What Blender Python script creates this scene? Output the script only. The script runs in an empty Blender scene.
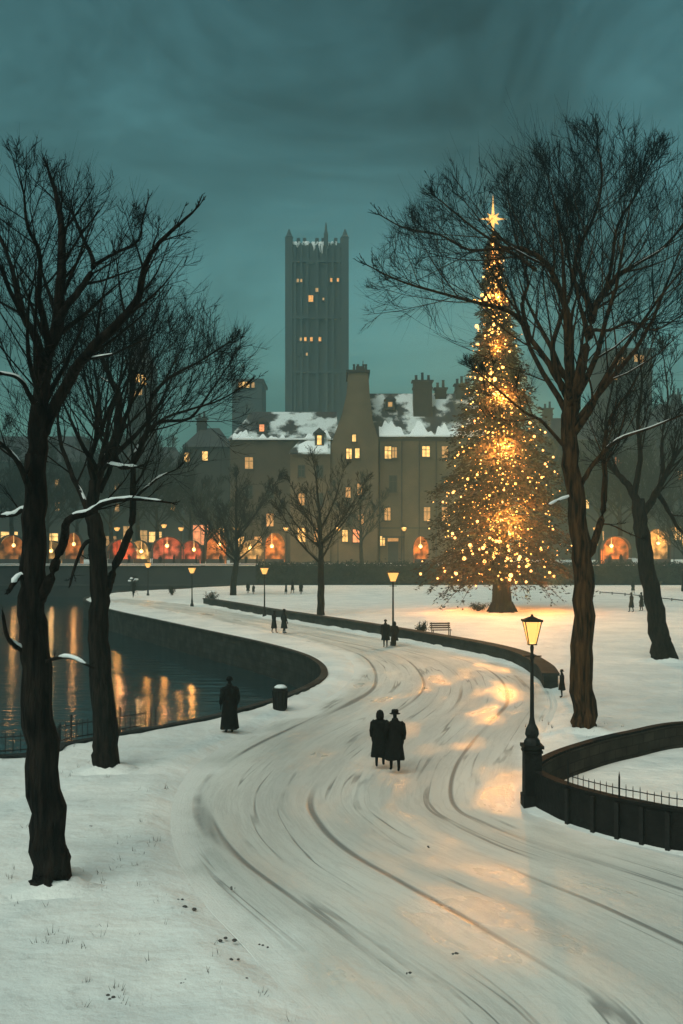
import bpy, math, random
from mathutils import Vector, Matrix, noise, geometry

R = math.radians
scn = bpy.context.scene
col = scn.collection
CAM_H, F, CX, HY = 6.6, 1000.0, 341.5, 545.0     # eye height, focal length in pixels, principal column, horizon row


def G(px, py, z=0.0):
    """ground point that the photograph shows at a pixel"""
    d = (CAM_H - z) * F / (py - HY)
    return Vector(((px - CX) * d / F, d, z))


def W(px, py, d):
    """point at distance d that the photograph shows at a pixel"""
    return Vector(((px - CX) * d / F, d, CAM_H + (HY - py) * d / F))


# ---------------------------------------------------------------- helpers
class MB:
    def __init__(self):
        self.v, self.f = [], []

    def add(self, vs, fs):
        b = len(self.v)
        self.v.extend(tuple(x) for x in vs)
        self.f.extend(tuple(b + i for i in q) for q in fs)
        return self

    def box(self, c, s, rz=0.0):
        cx, cy, cz = c
        hx, hy, hz = s[0] / 2, s[1] / 2, s[2] / 2
        ca, sa = math.cos(rz), math.sin(rz)
        vs = []
        for z in (-hz, hz):
            for x, y in ((-hx, -hy), (hx, -hy), (hx, hy), (-hx, hy)):
                vs.append((cx + x * ca - y * sa, cy + x * sa + y * ca, cz + z))
        return self.add(vs, [(3, 2, 1, 0), (4, 5, 6, 7), (0, 1, 5, 4), (1, 2, 6, 5), (2, 3, 7, 6), (3, 0, 4, 7)])

    def tube(self, pts, rad, n=6, caps=True):
        k = len(pts)
        vs, fs = [], []
        up = Vector((0.13, 0.31, 0.94))
        for i in range(k):
            t = (pts[min(i + 1, k - 1)] - pts[max(i - 1, 0)])
            if t.length < 1e-9:
                t = Vector((0, 0, 1))
            t = t.normalized()
            a = t.cross(up)
            if a.length < 0.15:
                a = t.cross(Vector((1, 0, 0)))
            a.normalize()
            b = t.cross(a)
            r = rad[i] if isinstance(rad, (list, tuple)) else rad
            for j in range(n):
                w = 2 * math.pi * j / n
                vs.append(pts[i] + (a * math.cos(w) + b * math.sin(w)) * r)
        for i in range(k - 1):
            for j in range(n):
                j2 = (j + 1) % n
                fs.append((i * n + j, i * n + j2, (i + 1) * n + j2, (i + 1) * n + j))
        if caps:
            fs.append(tuple(range(n - 1, -1, -1)))
            fs.append(tuple((k - 1) * n + j for j in range(n)))
        return self.add(vs, fs)

    def lathe(self, c, prof, n=12, rot=0.0):
        """prof: list of (radius, z)"""
        vs, fs = [], []
        k = len(prof)
        for r, z in prof:
            for j in range(n):
                w = 2 * math.pi * j / n + rot
                vs.append((c[0] + r * math.cos(w), c[1] + r * math.sin(w), c[2] + z))
        for i in range(k - 1):
            for j in range(n):
                j2 = (j + 1) % n
                fs.append((i * n + j, i * n + j2, (i + 1) * n + j2, (i + 1) * n + j))
        fs.append(tuple(range(n - 1, -1, -1)))
        fs.append(tuple((k - 1) * n + j for j in range(n)))
        return self.add(vs, fs)

    def prism(self, poly, y0, y1):
        """polygon in (x, z) extruded along y"""
        n = len(poly)
        vs = [(x, y0, z) for x, z in poly] + [(x, y1, z) for x, z in poly]
        fs = [tuple(range(n)), tuple(range(2 * n - 1, n - 1, -1))]
        for i in range(n):
            j = (i + 1) % n
            fs.append((i, i + n, j + n, j))
        return self.add(vs, fs)

    def ball(self, c, r, n=8, m=5, sz=1.0):
        prof = []
        for i in range(m + 1):
            a = -math.pi / 2 + math.pi * i / m
            prof.append((max(r * math.cos(a), r * 0.02), r * sz * math.sin(a)))
        return self.lathe(c, prof, n)

    def build(self, name, mat, parent=None, smooth=False, loc=None):
        me = bpy.data.meshes.new(name)
        me.from_pydata(self.v, [], self.f)
        if smooth:
            me.polygons.foreach_set('use_smooth', [True] * len(me.polygons))
        me.materials.append(mat)
        me.update()
        o = bpy.data.objects.new(name, me)
        col.objects.link(o)
        if parent is not None:
            o.parent = parent
        if loc is not None:
            o.location = loc
        return o


def tag(o, label=None, cat=None, group=None, kind=None):
    if label:
        o['label'] = label
    if cat:
        o['category'] = cat
    if group:
        o['group'] = group
    if kind:
        o['kind'] = kind
    return o


def thing(name, label, cat, loc=(0, 0, 0), rz=0.0, group=None):
    o = bpy.data.objects.new(name, None)
    o.empty_display_size = 0.3
    col.objects.link(o)
    o.location = loc
    o.rotation_euler = (0, 0, rz)
    return tag(o, label, cat, group)


def copy_tree(o, parent=None):
    c = o.copy()
    col.objects.link(c)
    c.parent = parent
    for ch in list(o.children):
        copy_tree(ch, c)
    return c


def catmull(pts, n):
    """n points per span through pts"""
    out = []
    P = [Vector(p) for p in pts]
    P = [P[0] * 2 - P[1]] + P + [P[-1] * 2 - P[-2]]
    for i in range(1, len(P) - 2):
        p0, p1, p2, p3 = P[i - 1:i + 3]
        for k in range(n):
            t = k / n
            out.append(0.5 * ((2 * p1) + (p2 - p0) * t + (2 * p0 - 5 * p1 + 4 * p2 - p3) * t * t + (3 * p1 - p0 - 3 * p2 + p3) * t ** 3))
    out.append(P[-2].copy())
    return out


def arc_resample(pts, step):
    out = [pts[0].copy()]
    acc = 0.0
    for a, b in zip(pts, pts[1:]):
        L = (b - a).length
        while acc + L >= step:
            a = a + (b - a) * ((step - acc) / L)
            L = (b - a).length
            out.append(a.copy())
            acc = 0.0
        acc += L
    return out


# ---------------------------------------------------------------- materials
def mat(name, c1, c2=None, scale=3.0, rough=0.7, bump=0.0, bscale=None, metal=0.0, spec=None, detail=5.0, stretch=None):
    m = bpy.data.materials.new(name)
    m.use_nodes = True
    nt = m.node_tree
    b = nt.nodes['Principled BSDF']
    b.inputs['Base Color'].default_value = (*c1, 1)
    b.inputs['Roughness'].default_value = rough
    b.inputs['Metallic'].default_value = metal
    if spec is not None:
        b.inputs['Specular IOR Level'].default_value = spec
    tc = nt.nodes.new('ShaderNodeTexCoord')
    src = tc.outputs['Object']
    if stretch:
        mp = nt.nodes.new('ShaderNodeMapping')
        mp.inputs['Scale'].default_value = stretch
        nt.links.new(src, mp.inputs['Vector'])
        src = mp.outputs['Vector']
    if c2 is not None:
        n = nt.nodes.new('ShaderNodeTexNoise')
        n.inputs['Scale'].default_value = scale
        n.inputs['Detail'].default_value = detail
        nt.links.new(src, n.inputs['Vector'])
        r = nt.nodes.new('ShaderNodeValToRGB')
        r.color_ramp.elements[0].position = 0.35
        r.color_ramp.elements[1].position = 0.65
        r.color_ramp.elements[0].color = (*c1, 1)
        r.color_ramp.elements[1].color = (*c2, 1)
        nt.links.new(n.outputs['Fac'], r.inputs['Fac'])
        nt.links.new(r.outputs['Color'], b.inputs['Base Color'])
    if bump:
        n2 = nt.nodes.new('ShaderNodeTexNoise')
        n2.inputs['Scale'].default_value = bscale or scale
        n2.inputs['Detail'].default_value = 6
        nt.links.new(src, n2.inputs['Vector'])
        bp = nt.nodes.new('ShaderNodeBump')
        bp.inputs['Strength'].default_value = bump
        bp.inputs['Distance'].default_value = 0.1
        nt.links.new(n2.outputs['Fac'], bp.inputs['Height'])
        nt.links.new(bp.outputs['Normal'], b.inputs['Normal'])
    return m


def glow(name, c, s):
    m = bpy.data.materials.new(name)
    m.use_nodes = True
    nt = m.node_tree
    b = nt.nodes['Principled BSDF']
    b.inputs['Base Color'].default_value = (*[x * 0.5 for x in c], 1)
    b.inputs['Roughness'].default_value = 0.3
    b.inputs['Emission Color'].default_value = (*c, 1)
    b.inputs['Emission Strength'].default_value = s
    return m


def pane_mat(name, c, s):
    """lit window: uneven warm light (curtains and lamps inside)"""
    m = glow(name, c, s)
    nt = m.node_tree
    b = nt.nodes['Principled BSDF']
    tc = nt.nodes.new('ShaderNodeTexCoord')
    n = nt.nodes.new('ShaderNodeTexNoise')
    n.inputs['Scale'].default_value = 1.3
    nt.links.new(tc.outputs['Object'], n.inputs['Vector'])
    mr = nt.nodes.new('ShaderNodeMapRange')
    mr.inputs['From Min'].default_value = 0.3
    mr.inputs['From Max'].default_value = 0.7
    mr.inputs['To Min'].default_value = 0.35 * s
    mr.inputs['To Max'].default_value = 1.5 * s
    nt.links.new(n.outputs['Fac'], mr.inputs['Value'])
    nt.links.new(mr.outputs['Result'], b.inputs['Emission Strength'])
    return m


M = {}
M['bark'] = mat('bark', (0.002, 0.002, 0.002), (0.017, 0.013, 0.010), 9, 0.95, 1.0, 14, spec=0.08, stretch=(1, 1, 0.15))
M['bark_brown'] = mat('bark_brown', (0.004, 0.003, 0.002), (0.07, 0.036, 0.016), 9, 0.95, 1.0, 12, spec=0.08, stretch=(1, 1, 0.12))
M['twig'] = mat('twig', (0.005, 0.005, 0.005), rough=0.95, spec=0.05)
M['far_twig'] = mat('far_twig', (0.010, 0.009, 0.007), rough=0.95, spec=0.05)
M['branch_snow'] = mat('branch_snow', (0.70, 0.75, 0.76), rough=0.7, bump=0.3, bscale=12)
M['iron'] = mat('black_iron', (0.005, 0.0055, 0.0055), (0.011, 0.011, 0.010), 8, 0.6, 0.2, 20, spec=0.2)
M['stone_dark'] = mat('dark_stone', (0.009, 0.014, 0.014), (0.026, 0.032, 0.029), 1.2, 0.9, 0.5, 5, spec=0.15)
M['embank'] = mat('embankment_stone', (0.006, 0.010, 0.013), (0.014, 0.019, 0.022), 0.5, 0.9, 0.4, 3)
M['brown_stone'] = mat('brown_stone', (0.02, 0.016, 0.012), (0.045, 0.037, 0.028), 1.5, 0.85, 0.5, 6)
M['black_wall'] = mat('black_railing_wall', (0.003, 0.0035, 0.0035), (0.009, 0.009, 0.008), 2.0, 0.8, 0.4, 8, spec=0.15)
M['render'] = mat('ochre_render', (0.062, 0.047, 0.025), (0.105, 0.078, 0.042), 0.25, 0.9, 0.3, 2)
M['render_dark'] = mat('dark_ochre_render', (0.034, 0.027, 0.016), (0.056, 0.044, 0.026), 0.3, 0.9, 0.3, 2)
M['slate'] = mat('slate', (0.007, 0.009, 0.010), (0.02, 0.022, 0.022), 0.6, 0.7, 0.5, 3)
M['chimney'] = mat('sooty_brick', (0.006, 0.006, 0.006), (0.014, 0.013, 0.011), 1.0, 0.9, 0.5, 4)
M['tower'] = mat('hazed_tower_stone', (0.014, 0.027, 0.031), (0.024, 0.042, 0.047), 0.15, 0.9, 0.3, 1, stretch=(1, 1, 0.1))  # teal tint puts the distance haze into the stone colour
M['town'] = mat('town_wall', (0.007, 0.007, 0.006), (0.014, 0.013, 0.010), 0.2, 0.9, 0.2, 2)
M['trim'] = mat('window_trim', (0.028, 0.023, 0.016), rough=0.8)
M['lit_amber'] = pane_mat('amber_window', (1.0, 0.42, 0.10), 0.55)
M['glass_dark'] = mat('dark_glass', (0.018, 0.02, 0.02), rough=0.15)
M['lit'] = pane_mat('lit_window', (1.0, 0.56, 0.17), 0.8)
M['lit_dim'] = pane_mat('dim_window', (1.0, 0.52, 0.18), 0.25)
M['lit_red'] = pane_mat('red_window', (1.0, 0.33, 0.13), 0.6)
M['bulb'] = glow('warm_bulb', (1.0, 0.60, 0.20), 1.4)
M['bulb_hot'] = glow('bright_bulb', (1.0, 0.47, 0.115), 2.8)
M['bulb_soft'] = glow('inner_glow_bulb', (1.0, 0.42, 0.08), 2.0)
M['star'] = glow('gold_star', (1.0, 0.50, 0.13), 0.95)
M['needle'] = mat('fir_needles', (0.010, 0.008, 0.003), (0.045, 0.027, 0.008), 0.6, 0.9, spec=0.1)
M['shrub'] = mat('shrub_leaf', (0.007, 0.009, 0.007), (0.02, 0.018, 0.012), 4, 0.9, spec=0.1)
M['hedge'] = mat('hedge_leaf', (0.006, 0.009, 0.009), (0.016, 0.019, 0.016), 1, 0.95, spec=0.1)
M['coat_black'] = mat('black_coat', (0.003, 0.003, 0.003), (0.007, 0.007, 0.007), 9, 0.95, 0.4, 14, spec=0.1)
M['coat_grey'] = mat('charcoal_coat', (0.005, 0.006, 0.006), (0.012, 0.012, 0.012), 9, 0.95, 0.4, 14, spec=0.1)
M['coat_brown'] = mat('brown_coat', (0.010, 0.007, 0.005), (0.02, 0.014, 0.01), 9, 0.95, 0.4, 14, spec=0.1)
M['hat'] = mat('dark_felt', (0.004, 0.004, 0.004), rough=0.95, spec=0.1)
M['skin'] = mat('skin', (0.32, 0.19, 0.13), rough=0.55)
M['hair'] = mat('dark_hair', (0.014, 0.010, 0.008), rough=0.7)
M['wood'] = mat('bench_wood', (0.025, 0.015, 0.009), (0.055, 0.032, 0.018), 6, 0.75, 0.3, 10, stretch=(0.2, 1, 1))
M['clod'] = mat('frozen_earth', (0.03, 0.03, 0.028), (0.07, 0.065, 0.06), 20, 0.9)
for nm, c in (('pink', (0.62, 0.20, 0.15)), ('cream', (0.62, 0.50, 0.30)), ('orange', (0.60, 0.25, 0.08)), ('red', (0.50, 0.10, 0.06))):
    M['cloth_' + nm] = mat(nm + '_cloth', tuple(x * 0.12 for x in c), c, 0.75, 0.9, detail=3.0)


def snow_mat():
    m = bpy.data.materials.new('snow')
    m.use_nodes = True
    nt = m.node_tree
    N, Lk = nt.nodes.new, nt.links.new
    b = nt.nodes['Principled BSDF']
    b.inputs['Roughness'].default_value = 0.62
    b.inputs['Specular IOR Level'].default_value = 0.25
    tc = N('ShaderNodeTexCoord')
    n1 = N('ShaderNodeTexNoise'); n1.inputs['Scale'].default_value = 0.33; n1.inputs['Detail'].default_value = 7; n1.inputs['Roughness'].default_value = 0.62
    Lk(tc.outputs['Object'], n1.inputs['Vector'])
    r = N('ShaderNodeValToRGB')
    r.color_ramp.elements[0].position = 0.3; r.color_ramp.elements[1].position = 0.66
    r.color_ramp.elements[0].color = (0.52, 0.57, 0.565, 1)
    r.color_ramp.elements[1].color = (0.73, 0.75, 0.72, 1)
    Lk(n1.outputs['Fac'], r.inputs['Fac'])
    # scuffs and trodden specks
    n4 = N('ShaderNodeTexNoise'); n4.inputs['Scale'].default_value = 1.9; n4.inputs['Detail'].default_value = 8; n4.inputs['Roughness'].default_value = 0.72
    Lk(tc.outputs['Object'], n4.inputs['Vector'])
    r4 = N('ShaderNodeValToRGB')
    r4.color_ramp.elements[0].position = 0.60; r4.color_ramp.elements[1].position = 0.74
    Lk(n4.outputs['Fac'], r4.inputs['Fac'])
    mx = N('ShaderNodeMix'); mx.data_type = 'RGBA'
    mx.inputs['B'].default_value = (0.40, 0.43, 0.42, 1)
    Lk(r4.outputs['Color'], mx.inputs['Factor']); Lk(r.outputs['Color'], mx.inputs['A'])
    Lk(mx.outputs['Result'], b.inputs['Base Color'])
    n2 = N('ShaderNodeTexNoise'); n2.inputs['Scale'].default_value = 0.9; n2.inputs['Detail'].default_value = 8; n2.inputs['Roughness'].default_value = 0.55
    Lk(tc.outputs['Object'], n2.inputs['Vector'])
    bp = N('ShaderNodeBump'); bp.inputs['Strength'].default_value = 0.7; bp.inputs['Distance'].default_value = 0.3
    Lk(n2.outputs['Fac'], bp.inputs['Height']); Lk(bp.outputs['Normal'], b.inputs['Normal'])
    return m


def road_mat():
    m = bpy.data.materials.new('trodden_road')
    m.use_nodes = True
    nt = m.node_tree
    N, Lk = nt.nodes.new, nt.links.new
    b = nt.nodes['Principled BSDF']
    uv = N('ShaderNodeUVMap'); uv.uv_map = 'UVMap'

    def tracks(sx, sy, scale, detail, rough=0.5, dist=0.0):
        mp = N('ShaderNodeMapping'); mp.inputs['Scale'].default_value = (sx, sy, 1)
        Lk(uv.outputs['UV'], mp.inputs['Vector'])
        n = N('ShaderNodeTexNoise'); n.inputs['Scale'].default_value = scale
        n.inputs['Detail'].default_value = detail; n.inputs['Roughness'].default_value = rough
        n.inputs['Distortion'].default_value = dist
        Lk(mp.outputs['Vector'], n.inputs['Vector'])
        return n.outputs['Fac']

    def line(src, w, soft):
        """thin dark lines where the noise crosses one half"""
        s = N('ShaderNodeMath'); s.operation = 'SUBTRACT'; s.inputs[1].default_value = 0.5; Lk(src, s.inputs[0])
        a = N('ShaderNodeMath'); a.operation = 'ABSOLUTE'; Lk(s.outputs[0], a.inputs[0])
        mr = N('ShaderNodeMapRange'); mr.interpolation_type = 'SMOOTHSTEP'
        mr.inputs['From Min'].default_value = w; mr.inputs['From Max'].default_value = w + soft
        mr.inputs['To Min'].default_value = 1; mr.inputs['To Max'].default_value = 0
        Lk(a.outputs[0], mr.inputs['Value'])
        return mr.outputs['Result']

    def mul(a, bb):
        q = N('ShaderNodeMath'); q.operation = 'MULTIPLY'
        Lk(a, q.inputs[0])
        if isinstance(bb, float):
            q.inputs[1].default_value = bb
        else:
            Lk(bb, q.inputs[1])
        return q.outputs[0]

    broad = tracks(0.5, 0.09, 1.0, 6)
    mid = tracks(1.1, 0.05, 1.0, 3, 0.45, 0.3)
    fine = tracks(2.6, 0.2, 1.0, 6, 0.65)
    patch = tracks(0.5, 0.22, 1.0, 5)
    r = N('ShaderNodeValToRGB')
    r.color_ramp.elements[0].position = 0.32; r.color_ramp.elements[1].position = 0.64
    r.color_ramp.elements[0].color = (0.40, 0.43, 0.41, 1)
    r.color_ramp.elements[1].color = (0.56, 0.585, 0.55, 1)
    Lk(broad, r.inputs['Fac'])
    pm = N('ShaderNodeMapRange'); pm.inputs['From Min'].default_value = 0.46; pm.inputs['From Max'].default_value = 0.60
    Lk(patch, pm.inputs['Value'])
    l1 = mul(mul(line(mid, 0.003, 0.016), pm.outputs['Result']), 0.8)
    l2 = mul(line(fine, 0.006, 0.04), 0.13)
    # long wheel ruts that keep to the bend of the road
    sp = N('ShaderNodeSeparateXYZ'); Lk(uv.outputs['UV'], sp.inputs['Vector'])
    wob = tracks(0.16, 0.022, 1.0, 2)
    wob2 = tracks(0.5, 0.012, 1.0, 1)
    ru = N('ShaderNodeMath'); ru.operation = 'MULTIPLY_ADD'; ru.inputs[1].default_value = 0.42; Lk(sp.outputs['X'], ru.inputs[0])
    wq = N('ShaderNodeMath'); wq.operation = 'MULTIPLY_ADD'; wq.inputs[1].default_value = 1.7; Lk(wob, wq.inputs[0]); Lk(mul(wob2, 0.5), wq.inputs[2])
    Lk(wq.outputs[0], ru.inputs[2])
    fr = N('ShaderNodeMath'); fr.operation = 'FRACT'; Lk(ru.outputs[0], fr.inputs[0])
    gate = tracks(0.8, 0.05, 1.3, 3)
    gm = N('ShaderNodeMapRange'); gm.inputs['From Min'].default_value = 0.44; gm.inputs['From Max'].default_value = 0.56; Lk(gate, gm.inputs['Value'])
    l3 = mul(mul(line(fr.outputs[0], 0.012, 0.035), gm.outputs['Result']), 0.95)
    mxa = N('ShaderNodeMath'); mxa.operation = 'MAXIMUM'; Lk(l1, mxa.inputs[0]); Lk(l3, mxa.inputs[1])
    mxl = N('ShaderNodeMath'); mxl.operation = 'MAXIMUM'; Lk(mxa.outputs[0], mxl.inputs[0]); Lk(l2, mxl.inputs[1])
    mx = N('ShaderNodeMix'); mx.data_type = 'RGBA'
    mx.inputs['B'].default_value = (0.15, 0.165, 0.16, 1)
    Lk(mxl.outputs[0], mx.inputs['Factor']); Lk(r.outputs['Color'], mx.inputs['A'])
    # untrodden snow creeps in over both edges
    ed = N('ShaderNodeUVMap'); ed.uv_map = 'Edge'
    sx_ = N('ShaderNodeSeparateXYZ'); Lk(ed.outputs['UV'], sx_.inputs['Vector'])
    en = N('ShaderNodeTexNoise'); en.inputs['Scale'].default_value = 0.5; en.inputs['Detail'].default_value = 6
    tcw = N('ShaderNodeTexCoord'); Lk(tcw.outputs['Object'], en.inputs['Vector'])
    ea = N('ShaderNodeMath'); ea.operation = 'MULTIPLY_ADD'; ea.inputs[1].default_value = 2.4; ea.inputs[2].default_value = -1.2
    Lk(en.outputs['Fac'], ea.inputs[0])
    es = N('ShaderNodeMath'); es.operation = 'ADD'; Lk(sx_.outputs['X'], es.inputs[0]); Lk(ea.outputs[0], es.inputs[1])
    em = N('ShaderNodeMapRange'); em.interpolation_type = 'SMOOTHSTEP'
    em.inputs['From Min'].default_value = 0.1; em.inputs['From Max'].default_value = 1.0
    em.inputs['To Min'].default_value = 1; em.inputs['To Max'].default_value = 0
    Lk(es.outputs[0], em.inputs['Value'])
    me_ = N('ShaderNodeMix'); me_.data_type = 'RGBA'; me_.inputs['B'].default_value = (0.64, 0.67, 0.645, 1)
    Lk(em.outputs['Result'], me_.inputs['Factor']); Lk(mx.outputs['Result'], me_.inputs['A'])
    Lk(me_.outputs['Result'], b.inputs['Base Color'])
    # wet slush polished in places
    mr = N('ShaderNodeMapRange'); mr.inputs['From Min'].default_value = 0.33; mr.inputs['From Max'].default_value = 0.52
    mr.inputs['To Min'].default_value = 0.24; mr.inputs['To Max'].default_value = 0.68
    # the slush is worn through and wet on the stretch in front of the lamp
    so_ = N('ShaderNodeVectorMath'); so_.operation = 'SUBTRACT'; so_.inputs[1].default_value = (2.9, 17.2, 0); Lk(tcw.outputs['Object'], so_.inputs[0])
    sc_ = N('ShaderNodeVectorMath'); sc_.operation = 'MULTIPLY'; sc_.inputs[1].default_value = (0.62, 0.19, 0); Lk(so_.outputs[0], sc_.inputs[0])
    ln_ = N('ShaderNodeVectorMath'); ln_.operation = 'LENGTH'; Lk(sc_.outputs[0], ln_.inputs[0])
    wm = N('ShaderNodeMapRange'); wm.interpolation_type = 'SMOOTHSTEP'
    wm.inputs['From Min'].default_value = 0.0; wm.inputs['From Max'].default_value = 1.3; wm.inputs['To Min'].default_value = 0.15; wm.inputs['To Max'].default_value = 0.0
    Lk(ln_.outputs['Value'], wm.inputs['Value'])
    wsub = N('ShaderNodeMath'); wsub.operation = 'SUBTRACT'; Lk(patch, wsub.inputs[0]); Lk(wm.outputs['Result'], wsub.inputs[1])
    Lk(wsub.outputs[0], mr.inputs['Value']); Lk(mr.outputs['Result'], b.inputs['Roughness'])
    b.inputs['Specular IOR Level'].default_value = 0.35
    gr = N('ShaderNodeTexNoise'); gr.inputs['Scale'].default_value = 3.5; gr.inputs['Detail'].default_value = 9; gr.inputs['Roughness'].default_value = 0.7
    Lk(tcw.outputs['Object'], gr.inputs['Vector'])
    gsum = N('ShaderNodeMath'); gsum.operation = 'MULTIPLY_ADD'; gsum.inputs[1].default_value = 0.35; Lk(broad, gsum.inputs[0]); Lk(gr.outputs['Fac'], gsum.inputs[2])
    h = N('ShaderNodeMath'); h.operation = 'SUBTRACT'; Lk(gsum.outputs[0], h.inputs[0]); Lk(mul(mxl.outputs[0], 0.45), h.inputs[1])
    h2 = N('ShaderNodeMath'); h2.operation = 'ADD'; Lk(h.outputs[0], h2.inputs[0]); Lk(mul(fine, 0.12), h2.inputs[1])
    bp = N('ShaderNodeBump'); bp.inputs['Strength'].default_value = 0.55; bp.inputs['Distance'].default_value = 0.08
    Lk(h2.outputs[0], bp.inputs['Height']); Lk(bp.outputs['Normal'], b.inputs['Normal'])
    return m


def water_mat():
    m = bpy.data.materials.new('pond_water')
    m.use_nodes = True
    nt = m.node_tree
    N, Lk = nt.nodes.new, nt.links.new
    b = nt.nodes['Principled BSDF']
    b.inputs['Base Color'].default_value = (0.008, 0.024, 0.028, 1)
    b.inputs['Roughness'].default_value = 0.10
    b.inputs['IOR'].default_value = 1.33
    tc = N('ShaderNodeTexCoord')
    mp = N('ShaderNodeMapping'); mp.inputs['Scale'].default_value = (0.28, 1.0, 1)
    Lk(tc.outputs['Object'], mp.inputs['Vector'])
    n = N('ShaderNodeTexNoise'); n.inputs['Scale'].default_value = 1.3; n.inputs['Detail'].default_value = 5
    Lk(mp.outputs['Vector'], n.inputs['Vector'])
    bp = N('ShaderNodeBump'); bp.inputs['Strength'].default_value = 0.5; bp.inputs['Distance'].default_value = 0.14
    Lk(n.outputs['Fac'], bp.inputs['Height']); Lk(bp.outputs['Normal'], b.inputs['Normal'])
    return m


def roof_snow_mat():
    """slates with snow lying in blown patches"""
    m = bpy.data.materials.new('snowy_slate')
    m.use_nodes = True
    nt = m.node_tree
    N, Lk = nt.nodes.new, nt.links.new
    b = nt.nodes['Principled BSDF']
    b.inputs['Roughness'].default_value = 0.75
    tc = N('ShaderNodeTexCoord')
    mp = N('ShaderNodeMapping'); mp.inputs['Scale'].default_value = (0.16, 0.16, 0.16)
    Lk(tc.outputs['Object'], mp.inputs['Vector'])
    n = N('ShaderNodeTexNoise'); n.inputs['Scale'].default_value = 1.5; n.inputs['Detail'].default_value = 6; n.inputs['Roughness'].default_value = 0.6
    Lk(mp.outputs['Vector'], n.inputs['Vector'])
    r = N('ShaderNodeValToRGB')
    r.color_ramp.elements[0].position = 0.47; r.color_ramp.elements[1].position = 0.56
    r.color_ramp.elements[0].color = (0.009, 0.011, 0.012, 1)
    r.color_ramp.elements[1].color = (0.50, 0.56, 0.56, 1)
    Lk(n.outputs['Fac'], r.inputs['Fac']); Lk(r.outputs['Color'], b.inputs['Base Color'])
    return m


def block_mat(name, c1, c2, cm, bw, bh):
    m = mat(name, c1, c2, 1.2, 0.9, spec=0.15)
    nt = m.node_tree
    N, Lk = nt.nodes.new, nt.links.new
    b = nt.nodes['Principled BSDF']
    ramp = next(n for n in nt.nodes if n.type == 'VALTORGB')
    u = N('ShaderNodeUVMap')
    br = N('ShaderNodeTexBrick')
    br.inputs['Scale'].default_value = 1.0
    br.inputs['Brick Width'].default_value = bw
    br.inputs['Row Height'].default_value = bh
    br.inputs['Mortar Size'].default_value = 0.018
    br.inputs['Mortar Smooth'].default_value = 0.4
    br.inputs['Color1'].default_value = (1, 1, 1, 1)
    br.inputs['Color2'].default_value = (0.55, 0.58, 0.58, 1)
    br.inputs['Mortar'].default_value = (*cm, 1)
    Lk(u.outputs['UV'], br.inputs['Vector'])
    mx = N('ShaderNodeMix'); mx.data_type = 'RGBA'; mx.blend_type = 'MULTIPLY'; mx.inputs['Factor'].default_value = 1
    Lk(ramp.outputs['Color'], mx.inputs['A']); Lk(br.outputs['Color'], mx.inputs['B'])
    Lk(mx.outputs['Result'], b.inputs['Base Color'])
    n = N('ShaderNodeTexNoise'); n.inputs['Scale'].default_value = 7; n.inputs['Detail'].default_value = 6
    tc = N('ShaderNodeTexCoord'); Lk(tc.outputs['Object'], n.inputs['Vector'])
    h = N('ShaderNodeMath'); h.operation = 'MULTIPLY_ADD'; h.inputs[1].default_value = -1.0
    Lk(br.outputs['Fac'], h.inputs[0]); Lk(n.outputs['Fac'], h.inputs[2])
    bp = N('ShaderNodeBump'); bp.inputs['Strength'].default_value = 0.7; bp.inputs['Distance'].default_value = 0.03
    Lk(h.outputs[0], bp.inputs['Height']); Lk(bp.outputs['Normal'], b.inputs['Normal'])
    return m


def wall_uv(o, curve, wrap=False):
    L = [0.0]
    for a, b in zip(curve, curve[1:]):
        L.append(L[-1] + (b - a).length)
    ul = o.data.uv_layers.new(name='UVMap')
    vv = o.data.vertices
    for p in o.data.polygons:
        ids = [o.data.loops[l].vertex_index for l in p.loop_indices]
        rows = [i // 4 for i in ids]
        flat = len(set(round(vv[i].co.z, 3) for i in ids)) == 1
        for l, i, r in zip(p.loop_indices, ids, rows):
            if wrap and r == 0 and max(rows) > 2:
                r = len(L) - 1
            ul.data[l].uv = (L[min(r, len(L) - 1)], (0.15 if i % 4 in (0, 3) else 0.02) if flat else vv[i].co.z + 0.03)


M['stone_block'] = block_mat('stone_blocks', (0.011, 0.017, 0.017), (0.034, 0.041, 0.038), (0.35, 0.38, 0.38), 1.1, 0.38)
M['coping_block'] = block_mat('coping_blocks', (0.012, 0.017, 0.017), (0.036, 0.042, 0.04), (0.3, 0.32, 0.32), 1.3, 0.6)
M['lining_block'] = block_mat('brown_blocks', (0.02, 0.016, 0.012), (0.05, 0.041, 0.03), (0.4, 0.4, 0.4), 0.6, 0.28)
M['snow'] = snow_mat()
M['road'] = road_mat()
M['water'] = water_mat()
M['roof_snow'] = roof_snow_mat()


def lantern_glass():
    m = bpy.data.materials.new('lantern_glass')
    m.use_nodes = True
    nt = m.node_tree
    nt.nodes.remove(nt.nodes['Principled BSDF'])
    N, Lk = nt.nodes.new, nt.links.new
    t = N('ShaderNodeBsdfTransparent'); t.inputs['Color'].default_value = (1, 0.86, 0.6, 1)
    e = N('ShaderNodeEmission'); e.inputs['Color'].default_value = (1.0, 0.52, 0.15, 1); e.inputs['Strength'].default_value = 1.1
    mx = N('ShaderNodeMixShader'); mx.inputs['Fac'].default_value = 0.5
    Lk(t.outputs[0], mx.inputs[1]); Lk(e.outputs[0], mx.inputs[2])
    Lk(mx.outputs[0], nt.nodes['Material Output'].inputs['Surface'])
    return m


M['lantern_glass'] = lantern_glass()


def light(name, loc, power, colour, radius, parent):
    l = bpy.data.lights.new(name, 'POINT')
    l.energy = power
    l.color = colour
    l.shadow_soft_size = radius
    o = bpy.data.objects.new(name, l)
    col.objects.link(o)
    o.location = loc
    o.parent = parent
    return o


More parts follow.
